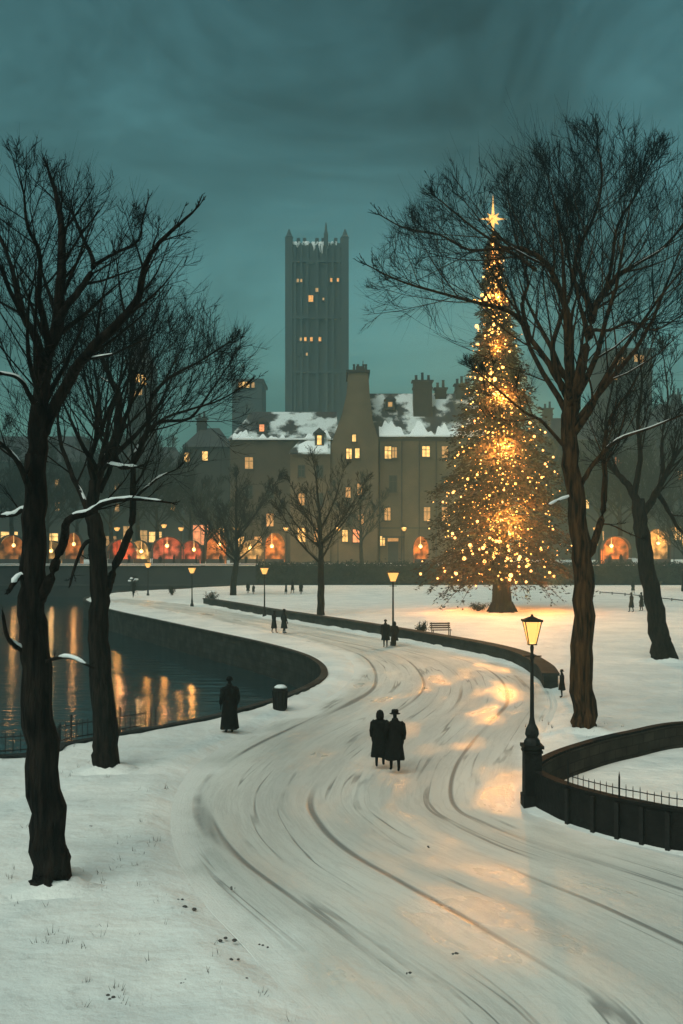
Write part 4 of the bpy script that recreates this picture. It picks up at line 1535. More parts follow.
for px, py, wd, h, lit in ((249, 463, 1.5, 2.2, 'lit_dim'), (249, 492, 1.3, 2.4, 'glass_dark'), (270, 492, 1.3, 2.4, 'glass_dark'), (249, 520, 1.3, 2.4, 'glass_dark'), (270, 520, 1.3, 2.4, 'lit_dim'),
                           (240, 543, 1.5, 2.4, 'lit'), (258, 543, 1.5, 2.4, 'lit_dim'), (276, 543, 1.5, 2.4, 'lit')):
    window(hs, hx(px), hzz(py), wd, h, yw, lit)
for px, py, wd, h, lit in ((302, 472, 1.1, 2.0, 'glass_dark'), (320, 472, 1.1, 2.0, 'glass_dark'), (302, 500, 1.1, 2.2, 'lit_dim'), (320, 500, 1.1, 2.2, 'glass_dark'), (302, 535, 1.4, 2.6, 'lit'), (318, 535, 1.4, 2.6, 'lit_dim')):
    window(hs, hx(px), hzz(py), wd, h, B0 - 2.398, lit)
for q in (379.5, 401.5, 419, 436):
    MB().tube([Vector((hx(q), B0 - 0.16, TZ)), Vector((hx(q), B0 - 0.16, hzz(440)))], 0.10, 6).build('downpipe', M['slate'], hs)
for q in (528,):
    MB().box(((gx1 + rw) / 2, B0 - 0.05, hzz(q)), (rw - gx1 - 0.2, 0.1, 0.3)).build('string_course', M['trim'], hs)
dr = MB().box((hx(393), B0 - 0.06, TZ + 2.0), (1.9, 0.2, 4.0)).build('door', M['slate'], hs)
MB().box((hx(393), B0 - 0.7, TZ + 4.9), (4.2, 1.6, 0.3)).build('porch_roof', M['slate'], hs)
MB().box((hx(393), B0 - 0.2, TZ + 4.4), (2.0, 0.12, 0.6)).build('fanlight', M['lit_dim'], hs)
MB().box(((lw + rw) / 2, B0 - 0.10, hzz(438) - 0.4), (rw - lw - 0.4, 0.196, 0.4)).build('cornice', M['trim'], hs)
for o in hs.children:
    o.location = o.location - hs_off

# cathedral like tower
TYY = 350.0


def tx(px):
    return (px - CX) * TYY / F


def tz_(py):
    return CAM_H + (HY - py) * TYY / F


tw = thing('tower', 'tall square gothic tower with corner pinnacles rising in the haze behind the house', 'tower', (tx(316.5), TYY, TZ))
toff = Vector((tx(316.5), TYY, TZ))
x0, x1, zt = tx(289), tx(345), tz_(243)
wt = x1 - x0
body = MB().box(((x0 + x1) / 2, TYY + wt / 2, (TZ + zt) / 2), (wt, wt, zt - TZ))
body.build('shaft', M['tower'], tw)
for sx, sy in ((x0, TYY), (x1, TYY), (x0, TYY + wt), (x1, TYY + wt)):
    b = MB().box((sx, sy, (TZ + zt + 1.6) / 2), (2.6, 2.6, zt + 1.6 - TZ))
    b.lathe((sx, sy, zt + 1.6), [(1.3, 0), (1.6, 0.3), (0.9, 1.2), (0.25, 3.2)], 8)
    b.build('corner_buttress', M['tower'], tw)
for fx in (0.11, 0.22, 0.33, 0.5, 0.67, 0.78, 0.89):
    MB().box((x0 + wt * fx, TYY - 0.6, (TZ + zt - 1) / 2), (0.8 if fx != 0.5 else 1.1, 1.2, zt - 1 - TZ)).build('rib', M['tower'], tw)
px_ = x0 + wt * 0.66
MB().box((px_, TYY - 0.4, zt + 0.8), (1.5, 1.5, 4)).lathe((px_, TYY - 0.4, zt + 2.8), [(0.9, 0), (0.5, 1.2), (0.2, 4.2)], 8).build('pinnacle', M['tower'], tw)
pr = MB()
for k in range(9):
    if k in (0, 3, 6):
        continue
    xx = x0 + wt * (k + 0.5) / 9
    pr.box((xx, TYY + 0.5, zt + 0.9), (1.2, 1.0, 1.8))
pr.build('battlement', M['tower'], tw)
sn = MB()
r9 = random.Random(9)
for k in range(26):
    xx = x0 + wt * r9.uniform(0.08, 0.95)
    hh = r9.uniform(0.8, 2.2) * (2.0 if 0.4 < (xx - x0) / wt < 0.6 else 1)
    sn.tube([Vector((xx, TYY - 0.2, zt - hh)), Vector((xx + r9.uniform(-.5, .5), TYY - 0.2, zt - hh * 0.4)), Vector((xx + r9.uniform(-.8, .8), TYY + 0.2, zt + 0.3))], [0.1, 0.35, 0.5], 5)
tag(sn.build('snow', M['branch_snow'], tw), 'snow clinging under the parapet')
for q in (262, 318, 372):
    MB().box(((x0 + x1) / 2, TYY - 0.7, tz_(q)), (wt - 2.7, 1.41, 0.9)).build('string_course', M['tower'], tw)
for px, py, wd, h, lit in ((298, 281.5, 0.9, 1.4, 'lit_dim'), (301.5, 281.5, 0.8, 1.3, 'lit_dim'), (331.3, 281, 0.9, 1.5, 'lit_amber'), (338, 281, 0.9, 1.5, 'lit_amber'), (311, 299.5, 2.0, 2.8, 'lit_amber'),
                           (317, 291, 1.2, 1.6, 'lit_dim'), (323.5, 300, 0.7, 1.0, 'lit_dim'), (301, 340, 0.9, 1.2, 'lit_dim'), (305.5, 340, 1.0, 1.6, 'lit_amber'), (311.5, 340, 1.1, 1.7, 'lit_amber'), (320, 340, 1.1, 1.7, 'lit_amber'), (301, 355, 0.8, 1.2, 'glass_dark'), (307, 355, 0.8, 1.2, 'lit_dim')):
    wd, h = wd * 0.8, h * 0.8
    f = MB().box((tx(px), TYY - 0.7, tz_(py)), (wd + 0.5, 1.4, h + 0.6)).build('window', M['tower'], tw)
    MB().box((tx(px), TYY - 1.43, tz_(py)), (wd, 0.05, h)).build('pane', M[lit], f)
for o in tw.children:
    o.location = o.location - toff


def shops(px0, px1, seed):
    r = random.Random(seed)
    out, q = [], px0
    while q < px1:
        w_ = r.uniform(1.6, 4.2)
        if r.random() < 0.75:
            out.append((q, r.uniform(533, 541), w_, r.uniform(2.2, 4.4), r.choice(('lit', 'lit_red', 'lit_dim', 'lit'))))
        q += w_ * 4.2 + r.uniform(3, 8)
    return out


def block(name, label, px0, px1, pytop, Y, depth, wins, roof='gable', rh=6, wallm='town', pyr=None):
    X0, X1 = (px0 - CX) * Y / F, (px1 - CX) * Y / F
    zt_ = CAM_H + (HY - pytop) * Y / F
    t = thing(name, label, 'building', ((X0 + X1) / 2, Y, TZ), group='dark town buildings in the haze')
    off = Vector(((X0 + X1) / 2, Y, TZ))
    MB().box(((X0 + X1) / 2, Y + depth / 2, (TZ + zt_) / 2), (X1 - X0, depth, zt_ - TZ)).build('wall', M[wallm], t)
    if roof == 'gable':
        gable_roof(MB(), X0, X1, Y, Y + depth, zt_ + 0.02, zt_ + rh, 3, 3).build('roof', M['slate'], t)
    elif roof == 'spire':
        MB().lathe(((X0 + X1) / 2, Y + depth / 2, zt_), [((X1 - X0) * 0.75, 0), ((X1 - X0) * 0.35, rh * 0.4), (0.1, rh)], 4, R(45)).build('roof', M['slate'], t)
    else:
        MB().box(((X0 + X1) / 2, Y + depth / 2, zt_ + 0.5), (X1 - X0 + 1, depth + 1, 0.9)).build('parapet', M['slate'], t)
    chimney(t, X0 + (X1 - X0) * 0.3, Y + depth / 2, 2.2, 1.6, zt_, zt_ + rh + 2, 2) if roof == 'gable' else None
    for px, py, wd, h, lit in wins:
        window(t, (px - CX) * Y / F, CAM_H + (HY - py) * Y / F, wd, h, Y, lit, mull=wd > 1.3)
    for o in t.children:
        o.location = o.location - off
    return t


def grid(px0, px1, py0, py1, nx, ny, seed, p=0.25):
    r = random.Random(seed)
    out = []
    for i in range(nx):
        for j in range(ny):
            q = r.random()
            out.append((px0 + (px1 - px0) * (i + 0.5) / nx, py0 + (py1 - py0) * (j + 0.5) / ny, 1.1, 1.9, 'lit_dim' if q < p * 0.6 else ('lit' if q < p * 0.8 else 'glass_dark')))
    return out


block('town_building', 'broad dark town building behind the leftmost tall trees', -70, 88, 462, 235, 18, grid(-10, 80, 472, 518, 6, 2, 1, 0.2) + shops(-6, 84, 3), rh=7)
block('town_building', 'dark town building with low roof left of the house, behind the forked tree', 92, 182, 468, 250, 16, grid(96, 180, 476, 518, 6, 2, 2, 0.2) + shops(98, 176, 4), rh=6)
block('town_tower', 'slim dim tower with lit top windows seen through the left trees', 128, 152, 366, 262, 8, [(137, 378, 1.5, 2.2, 'lit'), (144, 380, 1.2, 2.6, 'lit'), (140, 392, 1.2, 1.6, 'lit_dim'), (134, 394, 1.2, 1.6, 'lit_dim')], roof='spire', rh=12)
block('town_building', 'tall narrow dark building directly left of the ochre house', 184, 229, 447, 222, 14, [(187, 457, 1.1, 2.0, 'lit'), (205, 456, 1.2, 2.0, 'lit'), (195, 490, 1.1, 1.8, 'glass_dark'), (212, 495, 1.1, 1.8, 'glass_dark')] + shops(188, 226, 8), rh=5)
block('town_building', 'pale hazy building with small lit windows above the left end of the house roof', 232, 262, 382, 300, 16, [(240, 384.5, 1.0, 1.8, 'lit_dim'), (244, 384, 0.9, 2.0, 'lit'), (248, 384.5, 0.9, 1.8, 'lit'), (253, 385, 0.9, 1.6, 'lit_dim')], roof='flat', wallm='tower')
block('town_building', 'wide dark building behind the big right tree', 530, 612, 440, 228, 16, grid(536, 608, 450, 515, 5, 3, 5, 0.16) + shops(578, 606, 6), rh=6)
block('town_building', 'tallest dark hazy block behind the crown of the leaning tree', 606, 652, 352, 262, 16, [(617, 361, 1.2, 2.0, 'lit_dim'), (623, 361, 1.2, 2.0, 'lit_dim'), (636, 358, 1.0, 2.0, 'lit_dim'), (642, 359, 1.0, 2.0, 'lit_dim'), (615, 376, 1.2, 2.0, 'lit'), (618, 463, 1.6, 3.2, 'lit_red'), (640, 400, 1.0, 2.0, 'glass_dark'), (630, 420, 1.0, 2.0, 'glass_dark')], roof='flat')  # the tall red window is put in for a hanging lantern
block('town_building', 'dark building cut by the right edge of the picture', 656, 760, 425, 236, 16, grid(660, 740, 436, 515, 6, 3, 6, 0.2) + shops(662, 700, 7), rh=6)

# ---------------------------------------------------------------- lit stalls and lamps on the far street
ST = 'lit stalls along the far street'


rs = random.Random(12)


def stall(px, Y, wpx, cloth, label, power, colour):
    x = (px - CX) * Y / F
    wd = wpx * Y / F
    t = thing('market_stall', label, 'market stall', (x, Y, TZ), group=ST)
    hgt = 4.0 + 2.2 * rs.random()
    hw = wd * 0.46
    arch = [(hw * math.cos(math.pi * k / 14), hgt * 0.55 + hgt * 0.45 * math.sin(math.pi * k / 14)) for k in range(15)]
    MB().prism([(-hw, 0), (hw, 0)] + arch, 0.85, 0.97).build('back_cloth', M[cloth], t)
    MB().box((0, -0.9, 0.5), (hw * 1.8, 0.8, 1.0)).build('counter', M['slate'], t)
    for sx in (-1, 1):
        MB().box((sx * (hw + 0.06), -0.5, hgt * 0.275), (0.1, 0.1, hgt * 0.55)).build('post', M['wood'], t)
    hood = MB()
    for yy in (-0.75, 0.84):
        for q in (0.02, 0.14):
            hood.v += [(x * (hw + q) / hw, yy, z + q) for x, z in arch]
    n = 15
    for k in range(n - 1):
        a, b, c, d_ = k, k + n, k + 2 * n, k + 3 * n
        hood.f += [(a, a + 1, c + 1, c), (b, d_, d_ + 1, b + 1), (a, b, b + 1, a + 1), (c, c + 1, d_ + 1, d_)]
    hood.f += [(0, 2 * n, 3 * n, n), (n - 1, 2 * n - 1, 4 * n - 1, 3 * n - 1)]
    hood.build('hood', M['slate'], t)
    lx, lz = hw * rs.uniform(-0.35, 0.35), hgt * rs.uniform(0.55, 0.72)
    MB().tube([Vector((lx, 0.1, hgt)), Vector((lx, 0.1, lz + 0.3))], 0.03, 4).ball((lx, 0.1, lz), 0.34, 10, 7).build('lantern', M['bulb'], t, smooth=True)
    light('stall_light', (lx, -0.30, lz - 0.15), power * rs.uniform(0.08, 0.18), colour, 0.3, t)
    return t


for a in ((12, 172, 30, 'cloth_orange', 'leftmost glowing stall, orange, at the frame edge beyond the pond', 1100, (1, 0.50, 0.16)),
          (52, 174, 24, 'cloth_cream', 'cream glowing stall seen between the two left trunks', 900, (1, 0.55, 0.2)),
          (73, 172, 20, 'cloth_orange', 'narrow orange stall close to the left of the forked trunk', 900, (1, 0.46, 0.14)),
          (122, 172, 30, 'cloth_red', 'red lit stall just right of the forked trunk', 2600, (1, 0.42, 0.14)),
          (139, 174, 22, 'cloth_cream', 'bright cream stall right of the red one', 2600, (1, 0.58, 0.22)),
          (168, 172, 34, 'cloth_pink', 'wide pink stall below two far street lamps', 3000, (1, 0.40, 0.16)),
          (191, 173, 22, 'cloth_pink', 'narrow pink stall right of the wide pink one', 2600, (1, 0.38, 0.16)),
          (216, 172, 22, 'cloth_orange', 'orange stall behind the slim bare tree', 2200, (1, 0.5, 0.18)),
          (252, 174, 26, 'cloth_cream', 'cream stall in front of the dark left wing of the house', 2200, (1, 0.56, 0.2)),
          (275, 173, 22, 'cloth_orange', 'orange stall farthest right of the row before the house', 1400, (1, 0.5, 0.18)),
          (421, 172, 17, 'cloth_orange', 'single glowing orange kiosk between the house door and the fir', 2600, (1, 0.42, 0.12)),
          (616, 172, 30, 'cloth_orange', 'glowing orange stall between the big right trunk and the leaning tree', 3200, (1, 0.42, 0.12)),
          (657, 173, 26, 'cloth_cream', 'glowing amber stall right of the leaning tree', 2600, (1, 0.46, 0.12))):
    stall(*a)
FL = 'lit street lamps of the far street'  # some of the brighter lamps are extra, added to warm the far walls
for px, lab in ((117, 'far street lamp above the red stall'), (164, 'far street lamp above the wide pink stall, left one'), (181, 'far street lamp between the two pink stalls'),
                (338, 'far street lamp at the foot of the house gable'), (236, 'added far street lamp left before the dark wing of the house'), (286, 'added far street lamp right of the last stall before the house'), (404, 'far street lamp beside the house door'), (596, 'added far street lamp just right of the big trunk'), (674, 'added far street lamp at the right edge of the picture'), (640, 'far street lamp between the two right stalls')):
    Y = 169.5
    p = W(px, 545, Y)
    t = lamp('street_lamp', lab, (p.x, Y, TZ), 6.4 + (0.5 if px == 164 else 0), 420 if px < 190 else 2400, FL, base=False, rad=0.25, size=2.0)

# ---------------------------------------------------------------- people
def skin_body(joints, links, name):
    """joints: list of (co, radius); one continuous surface through the Skin modifier"""
    me = bpy.data.meshes.new(name)
    me.from_pydata([tuple(c) for c, r in joints], links, [])
    o = bpy.data.objects.new(name, me)
    col.objects.link(o)
    md = o.modifiers.new('skin', 'SKIN')
    me.skin_vertices.new() if not me.skin_vertices else None
    for i, (c, r) in enumerate(joints):
        rr = r if isinstance(r, tuple) else (r, r)
        me.skin_vertices[0].data[i].radius = rr
    me.skin_vertices[0].data[0].use_root = True
    sb = o.modifiers.new('sub', 'SUBSURF')
    sb.levels = sb.render_levels = 1
    dg = bpy.context.evaluated_depsgraph_get()
    ev = o.evaluated_get(dg)
    nm = bpy.data.meshes.new_from_object(ev)
    bpy.data.objects.remove(o)
    bpy.data.meshes.remove(me)
    return nm


def body_mesh(stride, armx=(1, 1)):
    """walking figure 1.75 m tall facing +y; hands relaxed at the sides"""
    J, Lk = [], []

    def j(c, r, parent=None):
        J.append((Vector(c), r))
        if parent is not None:
            Lk.append((parent, len(J) - 1))
        return len(J) - 1
    pel = j((0, 0, 0.95), (0.15, 0.11))
    sp = j((0, 0.01, 1.15), (0.14, 0.10), pel)
    ch = j((0, 0.01, 1.35), (0.17, 0.11), sp)
    nb = j((0, 0.0, 1.47), 0.07, ch)
    nk = j((0, 0.01, 1.53), 0.055, nb)
    hd_ = j((0, 0.02, 1.62), (0.072, 0.088), nk)
    tp = j((0, 0.012, 1.70), (0.066, 0.08), hd_)
    j((0, 0.115, 1.605), 0.014, hd_)
    for sx in (-1, 1):
        st_ = stride * sx
        hp = j((0.09 * sx, 0.0, 0.90), 0.095, pel)
        kn = j((0.095 * sx, 0.5 * st_ + 0.03, 0.49), 0.062, hp)
        an = j((0.095 * sx, 0.9 * st_, 0.09 + (0.04 if st_ < 0 else 0)), 0.042, kn)
        j((0.10 * sx, 0.9 * st_ + 0.15, 0.045), 0.036, an)
        sh = j((0.185 * sx, 0.0, 1.40), 0.062, ch)
        eb = j((0.25 * sx, -0.04 - 0.3 * st_, 1.13), 0.046, sh)
        wr = j((0.255 * sx, 0.07 - 0.5 * st_, 0.90), 0.030, eb)
        pm = j((0.255 * sx, 0.09 - 0.5 * st_, 0.83), 0.030, wr)
        for k, (dy, ln) in enumerate(((-0.032, 0.062), (-0.011, 0.075), (0.011, 0.08), (0.031, 0.072))):
            a = j((0.255 * sx, 0.095 - 0.5 * st_ + dy, 0.80 - ln * 0.5), 0.009, pm)
            j((0.245 * sx, 0.10 - 0.5 * st_ + dy * 1.1, 0.80 - ln), 0.008, a)
        th = j((0.235 * sx, 0.14 - 0.5 * st_, 0.825), 0.010, pm)
        j((0.232 * sx, 0.155 - 0.5 * st_, 0.79), 0.009, th)
    return skin_body(J, Lk, 'body')


BODIES = [body_mesh(0.16), body_mesh(0.0), body_mesh(-0.14)]
for b in BODIES:
    b.polygons.foreach_set('use_smooth', [True] * len(b.polygons))
    b.materials.clear()
    b.materials.append(M['coat_black'])


def coat_mb(length, seed, flare_=1.0):
    """long overcoat: lofted rings with folds, and sleeves"""
    r = random.Random(seed)
    mb = MB()
    ph = r.uniform(0, 6)
    rings_ = [(1.50, 0.075, 0.08), (1.47, 0.12, 0.095), (1.42, 0.205, 0.125), (1.34, 0.225, 0.145), (1.22, 0.215, 0.145), (1.08, 0.20, 0.14), (0.95, 0.215, 0.155)]
    zb = 0.95 - length
    for k in range(1, 7):
        t = k / 6
        rings_.append((0.95 - length * t, 0.215 + 0.075 * t * flare_, 0.155 + 0.075 * t * flare_))
    n = 20
    for i, (z, a, b) in enumerate(rings_):
        fold = 0.0 if i < 5 else 0.05 * (i - 4) / 8
        for q in range(n):
            w_ = 2 * math.pi * q / n
            f_ = 1 + fold * math.sin(w_ * 5 + ph) + fold * 0.6 * math.sin(w_ * 8 + ph * 2)
            mb.v.append((a * f_ * math.cos(w_), b * f_ * math.sin(w_), z + (0.012 * math.sin(w_ * 3 + ph) if i == len(rings_) - 1 else 0)))
    m_ = len(rings_)
    for i in range(m_ - 1):
        for q in range(n):
            q2 = (q + 1) % n
            mb.f.append((i * n + q, (i + 1) * n + q, (i + 1) * n + q2, i * n + q2))
    return mb


def sleeve_mb(sx, st_):
    return MB().tube([Vector((0.16 * sx, 0, 1.43)), Vector((0.215 * sx, -0.01, 1.36)), Vector((0.258 * sx, -0.04 - 0.3 * st_, 1.13)), Vector((0.262 * sx, 0.05 - 0.45 * st_, 0.93))], [0.06, 0.085, 0.072, 0.058], 9)


COATS = {}


def person(px, py, height, face_deg, coat, length, hat, label, pose=0, group=None, seed=0, z=0.05, pos=None):
    p = G(px, py) if pos is None else pos
    t = thing('person', label, 'person', (p.x, p.y, z), R(face_deg), group)
    k = height / 1.76
    t.scale = (k, k, k)
    b = bpy.data.objects.new('body', BODIES[pose])
    col.objects.link(b)
    b.parent = t
    st_ = (0.16, 0.0, -0.14)[pose]
    key = (coat, length, pose, seed)
    if key not in COATS:
        c = coat_mb(length, seed)
        for sx in (-1, 1):
            sl2 = sleeve_mb(sx, st_ * sx)
            c.add(sl2.v, sl2.f)
        o = c.build('coat', M[coat], t, smooth=True)
        COATS[key] = o.data
    else:
        o = bpy.data.objects.new('coat', COATS[key])
        col.objects.link(o)
        o.parent = t
    h = MB()
    if hat == 'brim':
        h.lathe((0, 0.01, 1.665), [(0.155, 0.0), (0.16, 0.012), (0.105, 0.02), (0.10, 0.10), (0.085, 0.125), (0.02, 0.13)], 12)
    elif hat == 'cap':
        h.lathe((0, 0.012, 1.64), [(0.098, 0.0), (0.105, 0.04), (0.092, 0.09), (0.05, 0.125), (0.01, 0.135)], 12)
        h.box((0, 0.115, 1.655), (0.12, 0.08, 0.015))
    elif hat == 'hood':
        h.lathe((0, -0.005, 1.46), [(0.10, 0.0), (0.125, 0.08), (0.12, 0.18), (0.085, 0.265), (0.02, 0.30)], 12)
    h.build({'brim': 'hat', 'cap': 'cap', 'hood': 'hood'}[hat], M['hat'], t, smooth=(hat != 'brim'))
    h = MB().lathe((0, 0.002, 1.46), [(0.085, 0.0), (0.10, 0.03), (0.085, 0.075), (0.07, 0.09)], 10)
    h.build('scarf', M['coat_grey'], t, smooth=True)
    return t


person(380, 769, 1.70, -6, 'coat_black', 0.62, 'hood', 'left and shorter of the dark pair walking away in the middle of the road', 0, seed=1)
person(395, 774, 1.78, 4, 'coat_black', 0.58, 'brim', 'right and broader of the dark pair walking away in the middle of the road', 2, seed=2)
person(229.5, 735, 1.98, 20, 'coat_black', 0.80, 'cap', 'lone figure in an ankle length black coat standing at the near pond bank', 1, seed=3)
person(274, 634, 1.68, -60, 'coat_grey', 0.55, 'cap', 'left, shorter one of two dark strollers below the lamp by the kerb wall', 0, seed=4)
person(284, 634.5, 1.80, -60, 'coat_grey', 0.55, 'brim', 'right, taller one of two dark strollers below the lamp by the kerb wall', 2, seed=5)
person(385.5, 648, 1.78, 170, 'coat_black', 0.5, 'cap', 'dark standing figure left of the lamp post on the far roadside', 1, seed=6)
person(394.5, 646.8, 1.6, 150, 'coat_brown', 0.55, 'hood', 'brownish figure right in front of the lamp post on the far roadside', 1, seed=7)
person(562, 699, 1.20, 80, 'coat_grey', 0.45, 'brim', 'small child in a brimmed hat at the right end of the kerb wall', 1, seed=8)
person(631.5, 613, 1.95, 100, 'coat_grey', 0.5, 'cap', 'left one of two distant walkers on the lawn between the right trees', 0, seed=9)
person(641.5, 612, 1.9, 80, 'coat_grey', 0.5, 'cap', 'right one of two distant walkers on the lawn between the right trees', 2, seed=10)
DW = 'tiny distant walkers at the back of the lawn'
for k, (px, py, hh, lab) in enumerate(((248, 594, 1.5, 'leftmost tiny distant walker left of the lamp on the kerb wall'), (253.5, 594.5, 1.3, 'second tiny distant walker, close to the lamp on the kerb wall'),
                                       (286, 595, 1.5, 'tiny distant walker on the back lawn just right of the lamp by the kerb wall'), (292.5, 594, 1.9, 'tallest tiny walker of the group left of the small lawn tree'), (301, 595, 1.6, 'tiny distant walker nearest to the small lawn tree'),
                                       (633, 594, 1.7, 'tiny distant figure far behind the two walkers at right'), (452, 588, 1.5, 'tiny distant figure left below the lit fir'))):
    person(px, py, hh, 40 * k, 'coat_grey', 0.5, 'cap', lab, k % 3, DW, seed=20 + k % 3)

for k, (px, lab) in enumerate(((20, 'dark shopper before the leftmost orange stall'), (47, 'dark shopper before the cream stall between the left trunks'), (115, 'dark shopper at the left end of the red stall'),
                               (129, 'dark shopper between the red and the bright cream stall'), (160, 'dark shopper at the left of the wide pink stall'), (174, 'dark shopper at the right of the wide pink stall'),
                               (196, 'dark shopper before the narrow pink stall'), (221, 'dark shopper before the orange stall behind the slim tree'), (246, 'dark shopper left before the cream stall by the house'), (257, 'dark shopper right before the cream stall by the house'),
                               (610, 'dark shopper before the orange stall right of the big trunk'), (621, 'second dark shopper before the orange stall right of the big trunk'), (652, 'dark shopper before the amber stall'))):
    q = W(px, 545, 169.2)
    q.z = TZ
    person(0, 0, 1.65 + 0.06 * (k % 4), 50 * k, 'coat_grey', 0.5, ('cap', 'hood')[k % 2], lab, k % 3, 'shoppers at the far stalls', seed=20 + k % 3, z=TZ, pos=q)

# ---------------------------------------------------------------- small things
p = G(280, 712)
bn = thing('litter_bin', 'black litter bin with a cap of snow by the pond wall', 'litter bin', (p.x, p.y, 0.04))
MB().lathe((0, 0, 0), [(0.22, 0), (0.25, 0.08), (0.27, 0.80), (0.30, 0.82), (0.30, 0.90), (0.25, 0.92)], 14).build('body', M['iron'], bn)
sl3 = MB()
for k in range(14):
    a = 2 * math.pi * k / 14
    sl3.tube([Vector((0.27 * math.cos(a), 0.27 * math.sin(a), 0.1)), Vector((0.295 * math.cos(a), 0.295 * math.sin(a), 0.8))], 0.016, 4)
sl3.build('slats', M['iron'], bn)
MB().lathe((0.02, 0, 0.915), [(0.25, 0.0), (0.24, 0.05), (0.15, 0.11), (0.02, 0.13)], 12).build('snow_cap', M['branch_snow'], bn, smooth=True)

p = G(441, 637)
bc = thing('park_bench', 'brown wooden park bench behind the kerb wall below the lit fir', 'bench', (p.x, p.y, 0.05), R(8))
sb_ = MB()
for k in range(4):
    sb_.box((0, -0.2 + 0.13 * k, 0.46), (1.5, 0.10, 0.04))
sb_.build('seat', M['wood'], bc)
sb_ = MB()
for k in range(3):
    sb_.box((0, 0.30 + 0.03 * k, 0.60 + 0.15 * k), (1.5, 0.035, 0.11))
sb_.build('backrest', M['wood'], bc)
for sx in (-0.62, 0.62):
    MB().box((sx, -0.2, 0.22), (0.06, 0.06, 0.44)).build('leg', M['iron'], bc)
    MB().tube([Vector((sx, 0.24, 0)), Vector((sx, 0.26, 0.45)), Vector((sx, 0.39, 0.98))], 0.03, 5).build('leg', M['iron'], bc)
    MB().tube([Vector((sx, -0.2, 0.44)), Vector((sx, -0.22, 0.66)), Vector((sx, 0.28, 0.68))], 0.022, 5).build('armrest', M['iron'], bc)


def shrub(px, py, wd, h, label, seed, snow=0.0):
    r = random.Random(seed)
    p = G(px, py)
    t = thing('shrub', label, 'shrub', (p.x, p.y, 0.04), group='low dark shrubs in the snow')
    st_, lf, sn_ = MB(), MB(), MB()
    for k in range(16):
        a = r.uniform(0, 6.28)
        q = Vector((math.cos(a) * wd * 0.5 * r.uniform(0.2, 1), math.sin(a) * wd * 0.5 * r.uniform(0.2, 1), h * r.uniform(0.6, 1.05)))
        st_.tube([Vector((0, 0, -0.05)), q * 0.5 + Vector((0, 0, h * 0.1)), q], [0.025, 0.018, 0.006], 4)
        for m_ in range(38):
            c = q * r.uniform(0.3, 1.02) + Vector((r.gauss(0, 0.09 * wd), r.gauss(0, 0.09 * wd), r.gauss(0, 0.07 * h)))
            c.z = max(c.z, 0.02)
            a_ = Vector((r.gauss(0, 1), r.gauss(0, 1), r.gauss(0, 1))).normalized() * r.uniform(0.05, 0.11)
            b_ = a_.orthogonal().normalized() * 0.035
            lf.add([c - a_, c + b_, c + a_, c - b_], [(0, 1, 2, 3)])
    st_.build('stems', M['twig'], t)
    lf.build('leaves', M['shrub'], t)
    if snow:
        for k in range(5):
            sn_.ball((r.uniform(-0.3, 0.3) * wd, r.uniform(-0.3, 0.3) * wd, h * r.uniform(0.8, 0.98)), wd * 0.13, 7, 4, 0.5)
        sn_.build('snow', M['branch_snow'], t, smooth=True)
    return t


shrub(421, 637, 0.9, 1.0, 'small dark rounded shrub by the kerb wall left of the bench', 1)
shrub(211, 603, 1.7, 1.3, 'low spreading shrub at the left end of the kerb wall', 2, 1)
shrub(133, 598, 1.8, 2.6, 'tall upright shrub on the tip of the spit of land', 3, 1)
shrub(478, 612, 2.2, 0.9, 'low dark shrub at the foot of the lit fir', 4)
shrub(172, 596, 1.2, 1.2, 'small bushy shrub on the verge between the two farthest lamps', 5)

# low edging rail at right rear
er = thing('path_edging', 'low dark edging rail across the snow behind the leaning tree', 'edging')
ec = [G(600, 594.5), G(625, 596.5), G(655, 600), (G(690, 604))]
ec = catmull(ec, 6)
MB().tube([q + Vector((0, 0, 0.32)) for q in ec], 0.06, 5).build('rail', M['iron'], er)
for q in ec[::3]:
    MB().box((q.x, q.y, 0.2), (0.10, 0.10, 0.5)).build('post', M['iron'], er)

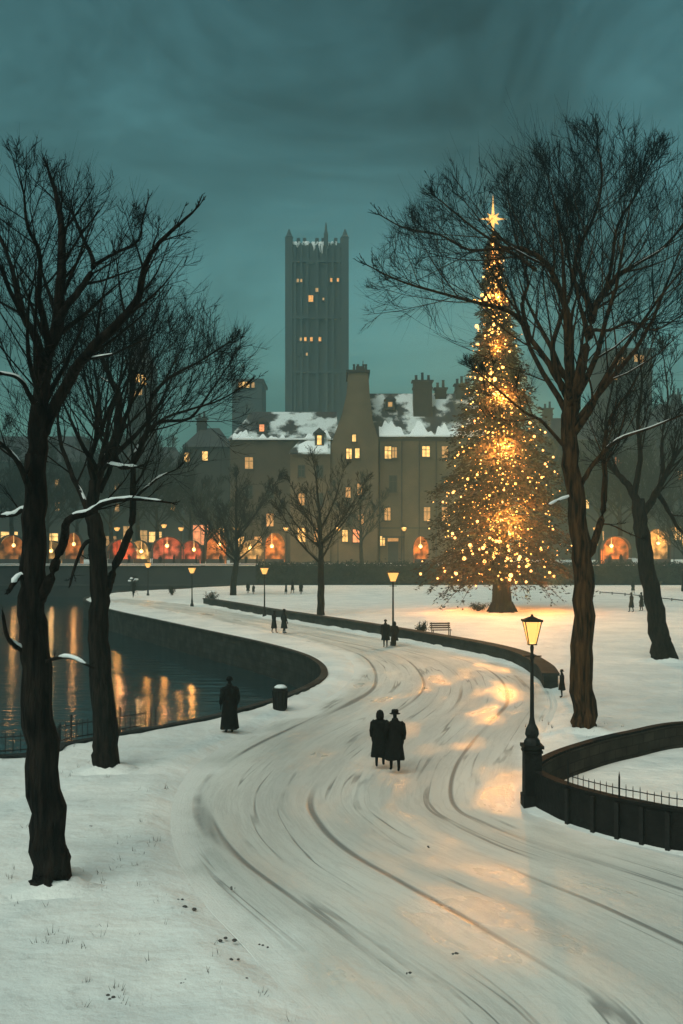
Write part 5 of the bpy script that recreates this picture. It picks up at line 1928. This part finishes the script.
# dead grass poking through the snow
M['dead_grass'] = mat('dead_grass', (0.02, 0.018, 0.012), (0.06, 0.05, 0.03), 9, 0.9, spec=0.1)
gt = MB()
rg = random.Random(8)
spots = [p + Vector((rg.uniform(-0.1, 0.5), rg.uniform(-0.9, -0.35), 0)) for p in near for q in range(2) if rg.random() < 0.45]
spots += [G(52, 891) + Vector((rg.gauss(0, 0.75), rg.gauss(0, 0.6), 0)) for q in range(16)] + [G(107, 772) + Vector((rg.gauss(0, 0.8), rg.gauss(0, 0.7), 0)) for q in range(14)]
spots += [G(584, 733) + Vector((rg.gauss(0, 1.0), rg.gauss(0, 0.8), 0)) for q in range(16)] + [G(rg.uniform(0, 170), rg.uniform(800, 1015)) for q in range(26)]
spots += [a + (a - b).normalized() * rg.uniform(0.2, 1.2) for a, b in zip(Lc[12:70], Rc[12:70]) if rg.random() < 0.5]
for q in spots:
    if in_bb(q, pond_poly, pbb):
        continue
    for k in range(rg.randint(3, 8)):
        c = q + Vector((rg.gauss(0, 0.05), rg.gauss(0, 0.05), gh(q.x, q.y) * 0.8 - 0.03))
        h_ = rg.uniform(0.06, 0.20)
        lean = Vector((rg.gauss(0, 0.5), rg.gauss(0, 0.5), 1)).normalized() * h_
        sd = Vector((rg.gauss(0, 1), rg.gauss(0, 1), 0)).normalized() * 0.008
        gt.add([c - sd, c + sd, c + lean + Vector((0, 0, 0.03))], [(0, 1, 2)])
tag(gt.build('dead_grass', M['dead_grass']), kind='stuff')
# frozen clods and dead leaves on the snow
cl_ = MB()
rc = random.Random(3)
for px, py, s_ in ((183, 915, 0.13), (160, 896, 0.09), (178, 905, 0.06), (113, 1002, 0.06), (183, 990, 0.05), (228, 945, 0.08), (232, 965, 0.06), (262, 950, 0.07), (232, 893, 0.05), (90, 830, 0.04), (150, 790, 0.04), (250, 985, 0.06), (410, 980, 0.05), (430, 850, 0.05), (455, 960, 0.06)):
    q = G(px, py)
    for k in range(3):
        c = q + Vector((rc.gauss(0, s_ * 0.8), rc.gauss(0, s_ * 0.8), 0.03 + gh(q.x, q.y) * 0.7))
        cl_.ball(c, s_ * rc.uniform(0.3, 0.6), 6, 4, 0.5)
tag(cl_.build('frozen_clods', M['clod']), kind='stuff')
